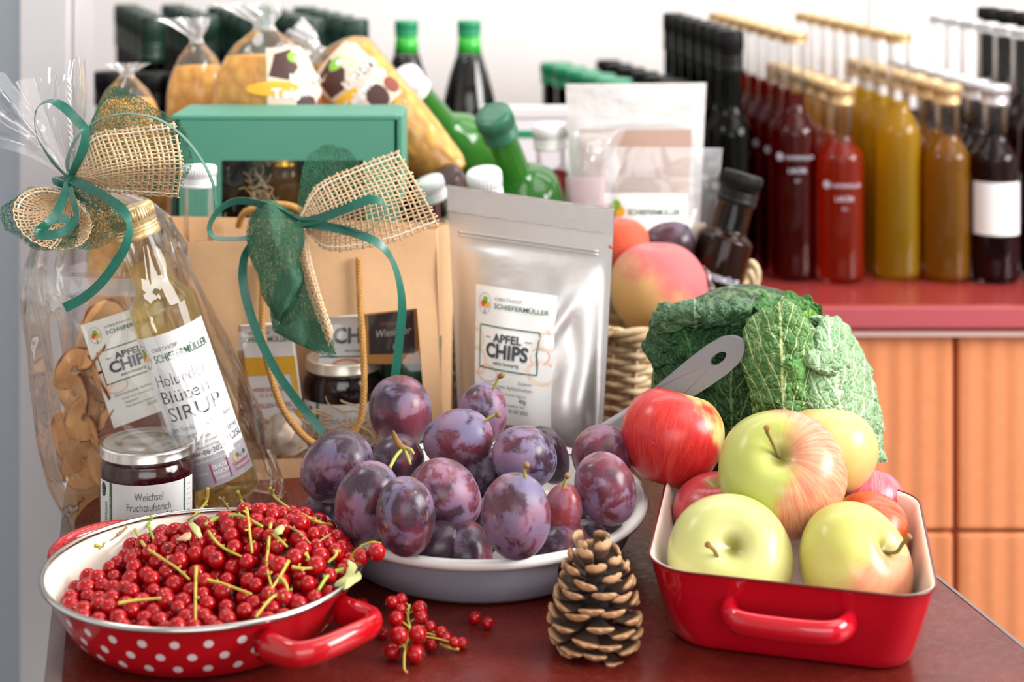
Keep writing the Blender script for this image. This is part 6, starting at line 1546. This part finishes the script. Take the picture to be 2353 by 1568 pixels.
L_DARK2 = leaf_mat('savoy_lower_leaf', '1d3f26', '2c5530', '6f8f58', .9); L_BRIGHT = leaf_mat('savoy_inner_leaf', '4a8a1c', '67a52a', 'a8cf60', .7)
cb = wthing('savoy_cabbage', 'crinkled green savoy cabbage behind the apples', 'cabbage', (.205, 1.425, 0))
def leaf(name, C, m, ruf=.006, fr=16, bub=.0022, nu=70, nv=70, edges=(1, 1, 0, 1), flip=False):
    S = pxgrid(C)
    def f(u, v):
        p = np.asarray(S(u, v), float); h = .01
        du = np.asarray(S(min(u + h, 1), v)) - np.asarray(S(max(u - h, 0), v)); dv = np.asarray(S(u, min(v + h, 1))) - np.asarray(S(u, max(v - h, 0))); n_ = nrm(np.cross(du, dv))
        b = bub * (abs(vn(p[0] * 95, p[1] * 95, p[2] * 95)) * 1.6 + .5 * vn(p[0] * 190, p[2] * 190, 3))
        e = 0
        if edges[0]: e = max(e, math.exp(-u / .07))
        if edges[1]: e = max(e, math.exp(-(1 - u) / .07))
        if edges[2]: e = max(e, math.exp(-v / .07))
        if edges[3]: e = max(e, math.exp(-(1 - v) / .07))
        w_ = ruf * e * (math.sin(fr * (u + v * .9) * 1.1) + .8 * vn(u * 11, v * 11, 4)) - .012 * e ** 3
        e2 = e ** 2; out = np.array((vn(u * 16, v * 16, 11), 0, vn(u * 16, v * 16, 15))) * .0030 * e2
        return p + n_ * (b + w_) + out
    V, F, U = gridf(f, nu, nv)
    n_ = nrm(np.cross(np.asarray(S(.6, .5)) - np.asarray(S(.4, .5)), np.asarray(S(.5, .6)) - np.asarray(S(.5, .4))))
    V2, F2 = thick((V, F), .0007, -n_ if n_[1] < 0 else n_); U2 = list(U) + list(U)
    MB().add((V2, F2), uv=U2).build(name, m, cb)
# head
MB().add(lathe([(.0005 + .082 * math.sin(PI * (i + .001) / 16) * (1 + .02 * math.sin(i * 2)), .086 - .082 * math.cos(PI * i / 16)) for i in range(17)], 48, False), mat=Matrix.Translation((.200, 1.435, 0))).build('head', L_DARK2, cb)
# big pale leaf wrapped round the far side
leaf('leaf', [[(1850, 1050, 1.345), (1900, 1075, 1.345), (1960, 1078, 1.36), (2032, 1060, 1.40)], [(1838, 960, 1.325), (1900, 960, 1.322), (1965, 950, 1.345), (2022, 945, 1.40)], [(1830, 860, 1.330), (1880, 850, 1.325), (1945, 830, 1.35), (1985, 820, 1.40)], [(1862, 800, 1.345), (1885, 770, 1.345), (1925, 745, 1.365), (1955, 760, 1.40)], [(1880, 745, 1.36), (1890, 722, 1.365), (1905, 722, 1.38), (1925, 735, 1.40)]], L_PALE, .0025, 14, .0022, edges=(1, 0, 0, 1))
# middle leaf with fan of veins
leaf('leaf', [[(1742, 1010, 1.335), (1790, 1030, 1.325), (1840, 1030, 1.325), (1880, 1000, 1.335)], [(1715, 920, 1.330), (1770, 930, 1.316), (1830, 920, 1.315), (1880, 900, 1.332)], [(1690, 820, 1.335), (1760, 820, 1.315), (1830, 800, 1.315), (1880, 790, 1.335)], [(1700, 745, 1.345), (1765, 725, 1.325), (1820, 705, 1.325), (1880, 770, 1.345)], [(1720, 735, 1.36), (1770, 708, 1.345), (1808, 690, 1.345), (1866, 752, 1.36)]], L_MID, .003, 14, .0022, edges=(1, 1, 0, 1))
# large dark leaf towards the basket
leaf('leaf', [[(1520, 890, 1.375), (1570, 900, 1.365), (1640, 890, 1.355), (1710, 860, 1.345)], [(1482, 830, 1.385), (1550, 820, 1.372), (1630, 800, 1.362), (1715, 790, 1.350)], [(1466, 790, 1.395), (1530, 760, 1.385), (1620, 745, 1.375), (1720, 745, 1.362)], [(1490, 745, 1.40), (1540, 722, 1.395), (1630, 712, 1.385), (1730, 715, 1.37)], [(1512, 700, 1.41), (1560, 694, 1.405), (1640, 700, 1.395), (1735, 695, 1.38)]], L_DARK, .0045, 18, .0028, edges=(1, 0, 0, 1))
# rolled upper edge of the dark leaf
leaf('leaf', [[(1492, 775, 1.392), (1560, 752, 1.376), (1640, 748, 1.366), (1722, 742, 1.360)], [(1490, 735, 1.386), (1560, 722, 1.366), (1640, 716, 1.356), (1728, 712, 1.352)], [(1500, 704, 1.398), (1560, 697, 1.384), (1640, 694, 1.376), (1735, 690, 1.370)], [(1515, 700, 1.412), (1560, 696, 1.404), (1640, 694, 1.398), (1735, 690, 1.390)]], leaf_mat('savoy_rolled_edge', '3a6242', '557d56', '86a67c', .6), .0045, 16, .0032, 60, 34, edges=(1, 0, 0, 0))
# lower dark leaf
leaf('leaf', [[(1600, 1130, 1.36), (1660, 1140, 1.345), (1720, 1140, 1.335), (1790, 1120, 1.335)], [(1590, 1010, 1.365), (1650, 1010, 1.345), (1720, 1010, 1.330), (1800, 1010, 1.325)], [(1600, 900, 1.37), (1650, 890, 1.352), (1715, 890, 1.335), (1780, 920, 1.322)], [(1640, 840, 1.37), (1670, 830, 1.358), (1705, 830, 1.345), (1745, 850, 1.335)]], L_DARK2, .002, 14, .0026, edges=(0, 0, 0, 0))
# ruffled top leaf with the bright inner leaf
leaf('leaf', [[(1700, 755, 1.385), (1750, 745, 1.385), (1820, 735, 1.385), (1880, 750, 1.385)], [(1705, 712, 1.395), (1760, 702, 1.395), (1830, 700, 1.395), (1892, 725, 1.395)], [(1712, 694, 1.40), (1770, 682, 1.41), (1840, 674, 1.41), (1888, 712, 1.40)]], leaf_mat('savoy_top_leaf', '2f6a2c', '4a8838', '86b060', .6), .007, 22, .003, edges=(0, 1, 0, 1))
leaf('leaf', [[(1800, 800, 1.362), (1830, 800, 1.362), (1862, 800, 1.362)], [(1815, 745, 1.372), (1845, 735, 1.372), (1876, 745, 1.372)], [(1820, 715, 1.382), (1850, 712, 1.382), (1882, 722, 1.382)]], L_BRIGHT, .003, 16, .002, edges=(0, 1, 0, 1))
# little curl before the pale leaf
leaf('leaf', [[(1822, 905, 1.325), (1838, 900, 1.318), (1850, 890, 1.322)], [(1800, 860, 1.318), (1825, 855, 1.308), (1845, 850, 1.318)], [(1786, 838, 1.316), (1815, 828, 1.306), (1842, 822, 1.318)]], leaf_mat('savoy_curl', '4d8a46', '6ea858', 'a6cc88', .6), .004, 20, .003, 34, 34, edges=(1, 0, 0, 1))
leaf('leaf', [[(1845, 840, 1.318), (1880, 855, 1.314), (1920, 870, 1.322)], [(1840, 822, 1.320), (1880, 826, 1.314), (1930, 830, 1.325)], [(1852, 806, 1.328), (1890, 800, 1.325), (1940, 795, 1.335)]], L_PALE, .0025, 16, .002, 40, 34, edges=(1, 0, 1, 1))

# ================================================================ grey plastic kitchen tool before the cabbage
kt = wthing('kitchen_tool', 'pale grey plastic kitchen tool with a holed handle leaning against the cabbage', 'kitchen tool', W(1400, 1000, 1.35))
A0, A1 = np.array(W(1706, 784, 1.330)), np.array(W(1368, 1030, 1.368)); axd = nrm(A1 - A0); L = np.linalg.norm(A1 - A0); fnm = nrm(np.array((-.10, -1, .30))); sd = nrm(np.cross(axd, fnm)); fnm = nrm(np.cross(sd, axd))
def half(t): return np.interp(t, [0, .03, .08, .16, .30, .45, .60, .75, 1], [.003, .0085, .0120, .0134, .0130, .0116, .0104, .0110, .0140])
hole_c, hr_a, hr_b = .155 * L, .0078, .0036
mb = MB(); N_ = 64
def pt2(s, q, e): return A0 + axd * s + sd * q + fnm * e
thk = .0028
# outline and hole joined by a strip of quads: upper and lower faces
out = []; inn = []
ts = np.linspace(0, .62, 24)
outl = [(t * L, half(t)) for t in ts] + [(t * L, -half(t)) for t in ts[::-1]]
ring_o = cr([np.array((a, b, 0)) for a, b in outl], 2, True); no = len(ring_o)
angs = [math.atan2(p[1] * 2.2, p[0] - hole_c) for p in ring_o]
ring_i = [np.array((hole_c + hr_a * math.cos(a), hr_b * math.sin(a), 0)) for a in angs]
V = []; F = []
for e in (thk, -thk):
    V += [pt2(p[0], p[1], e * (1.0)) for p in ring_o]; V += [pt2(p[0], p[1], e) for p in ring_i]
for i in range(no):
    j = (i + 1) % no
    F += [(i, j, no + j, no + i), (2 * no + i, 3 * no + i, 3 * no + j, 2 * no + j), (i, 2 * no + i, 2 * no + j, j), (no + i, no + j, 3 * no + j, 3 * no + i)]
mb.add((V, F)); mb.build('handle', pm('grey_plastic', '8b8a92', .3, spec=.5), kt, bevel=.0012, sharp=40)
rings = []
for t in np.linspace(.60, 1.0, 16):
    w_ = half(t); rings.append([pt2(t * L, q * w_, e * .0016 - .003 * (1 - q * q)) for q, e in [(-1, 0), (-.6, -1), (0, -1), (.6, -1), (1, 0), (.6, 1), (0, 1), (-.6, 1)]])
MB().add(loft(rings)).build('blade', pm('translucent_plastic', 'd4d2d6', .25, trans=.35), kt)
# ================================================================ light and camera
def area(name, loc, target, sx, sy, power, color=(1, 1, 1)):
    l = bpy.data.lights.new(name, 'AREA'); l.shape = 'RECTANGLE'; l.size = sx; l.size_y = sy; l.energy = power; l.color = color
    o = bpy.data.objects.new(name, l); COL.objects.link(o); o.location = loc
    o.rotation_euler = (Vector(target) - Vector(loc)).to_track_quat('-Z', 'Y').to_euler(); return o
area('window_light_side', (2.3, .75, 1.05), (0, 1.3, .1), 1.5, 1.1, 84, (1, .985, .96))
area('window_light_behind', (.3, -1.6, .95), (0, 1.3, .15), 2.2, 1.2, 22, (.97, .98, 1))
area('ceiling_lamp', (.75, 1.0, 1.7), (.3, 1.15, 0), 1.6, 1.2, 12, (1, .98, .96))
area('ceiling_lamp_counter', (.3, 2.25, 1.7), (.3, 2.35, 0), 2.6, .5, 15, (1, .98, .96))
area('post_fill_light', (-.62, 1.45, .98), (-.42, 1.80, .1), .25, .25, 2.6, (1, .98, .95))  # added unseen fill light, brightens the top of the door post more than its foot
w = bpy.data.worlds.new('room_ambient'); SC.world = w; w.use_nodes = True
bg = w.node_tree.nodes['Background']; bg.inputs[0].default_value = (.95, .97, 1, 1); bg.inputs[1].default_value = .16
cam = bpy.data.cameras.new('camera'); co = bpy.data.objects.new('camera', cam); COL.objects.link(co)
co.location = (0, 0, CH); co.rotation_euler = (PI / 2, 0, 0)
cam.sensor_fit = 'HORIZONTAL'; cam.sensor_width = 36; cam.lens = FP / 2353 * 36
cam.shift_x = 0; cam.shift_y = -(784 - HYP) / 2353
cam.clip_start = .05; cam.clip_end = 20
cam.dof.use_dof = True; cam.dof.focus_distance = 1.26; cam.dof.aperture_fstop = 5.2
SC.camera = co
vs = SC.view_settings; vs.view_transform = 'Standard'; vs.look = 'None'; vs.gamma = 1; vs.use_curve_mapping = False; vs.exposure = 0.25
cy = SC.cycles
cy.max_bounces = 10; cy.transparent_max_bounces = 28; cy.transmission_bounces = 8; cy.glossy_bounces = 4; cy.diffuse_bounces = 3; cy.use_adaptive_sampling = True; cy.adaptive_threshold = .02
cy.caustics_reflective = False; cy.caustics_refractive = False; cy.use_denoising = True; cy.sample_clamp_indirect = 6
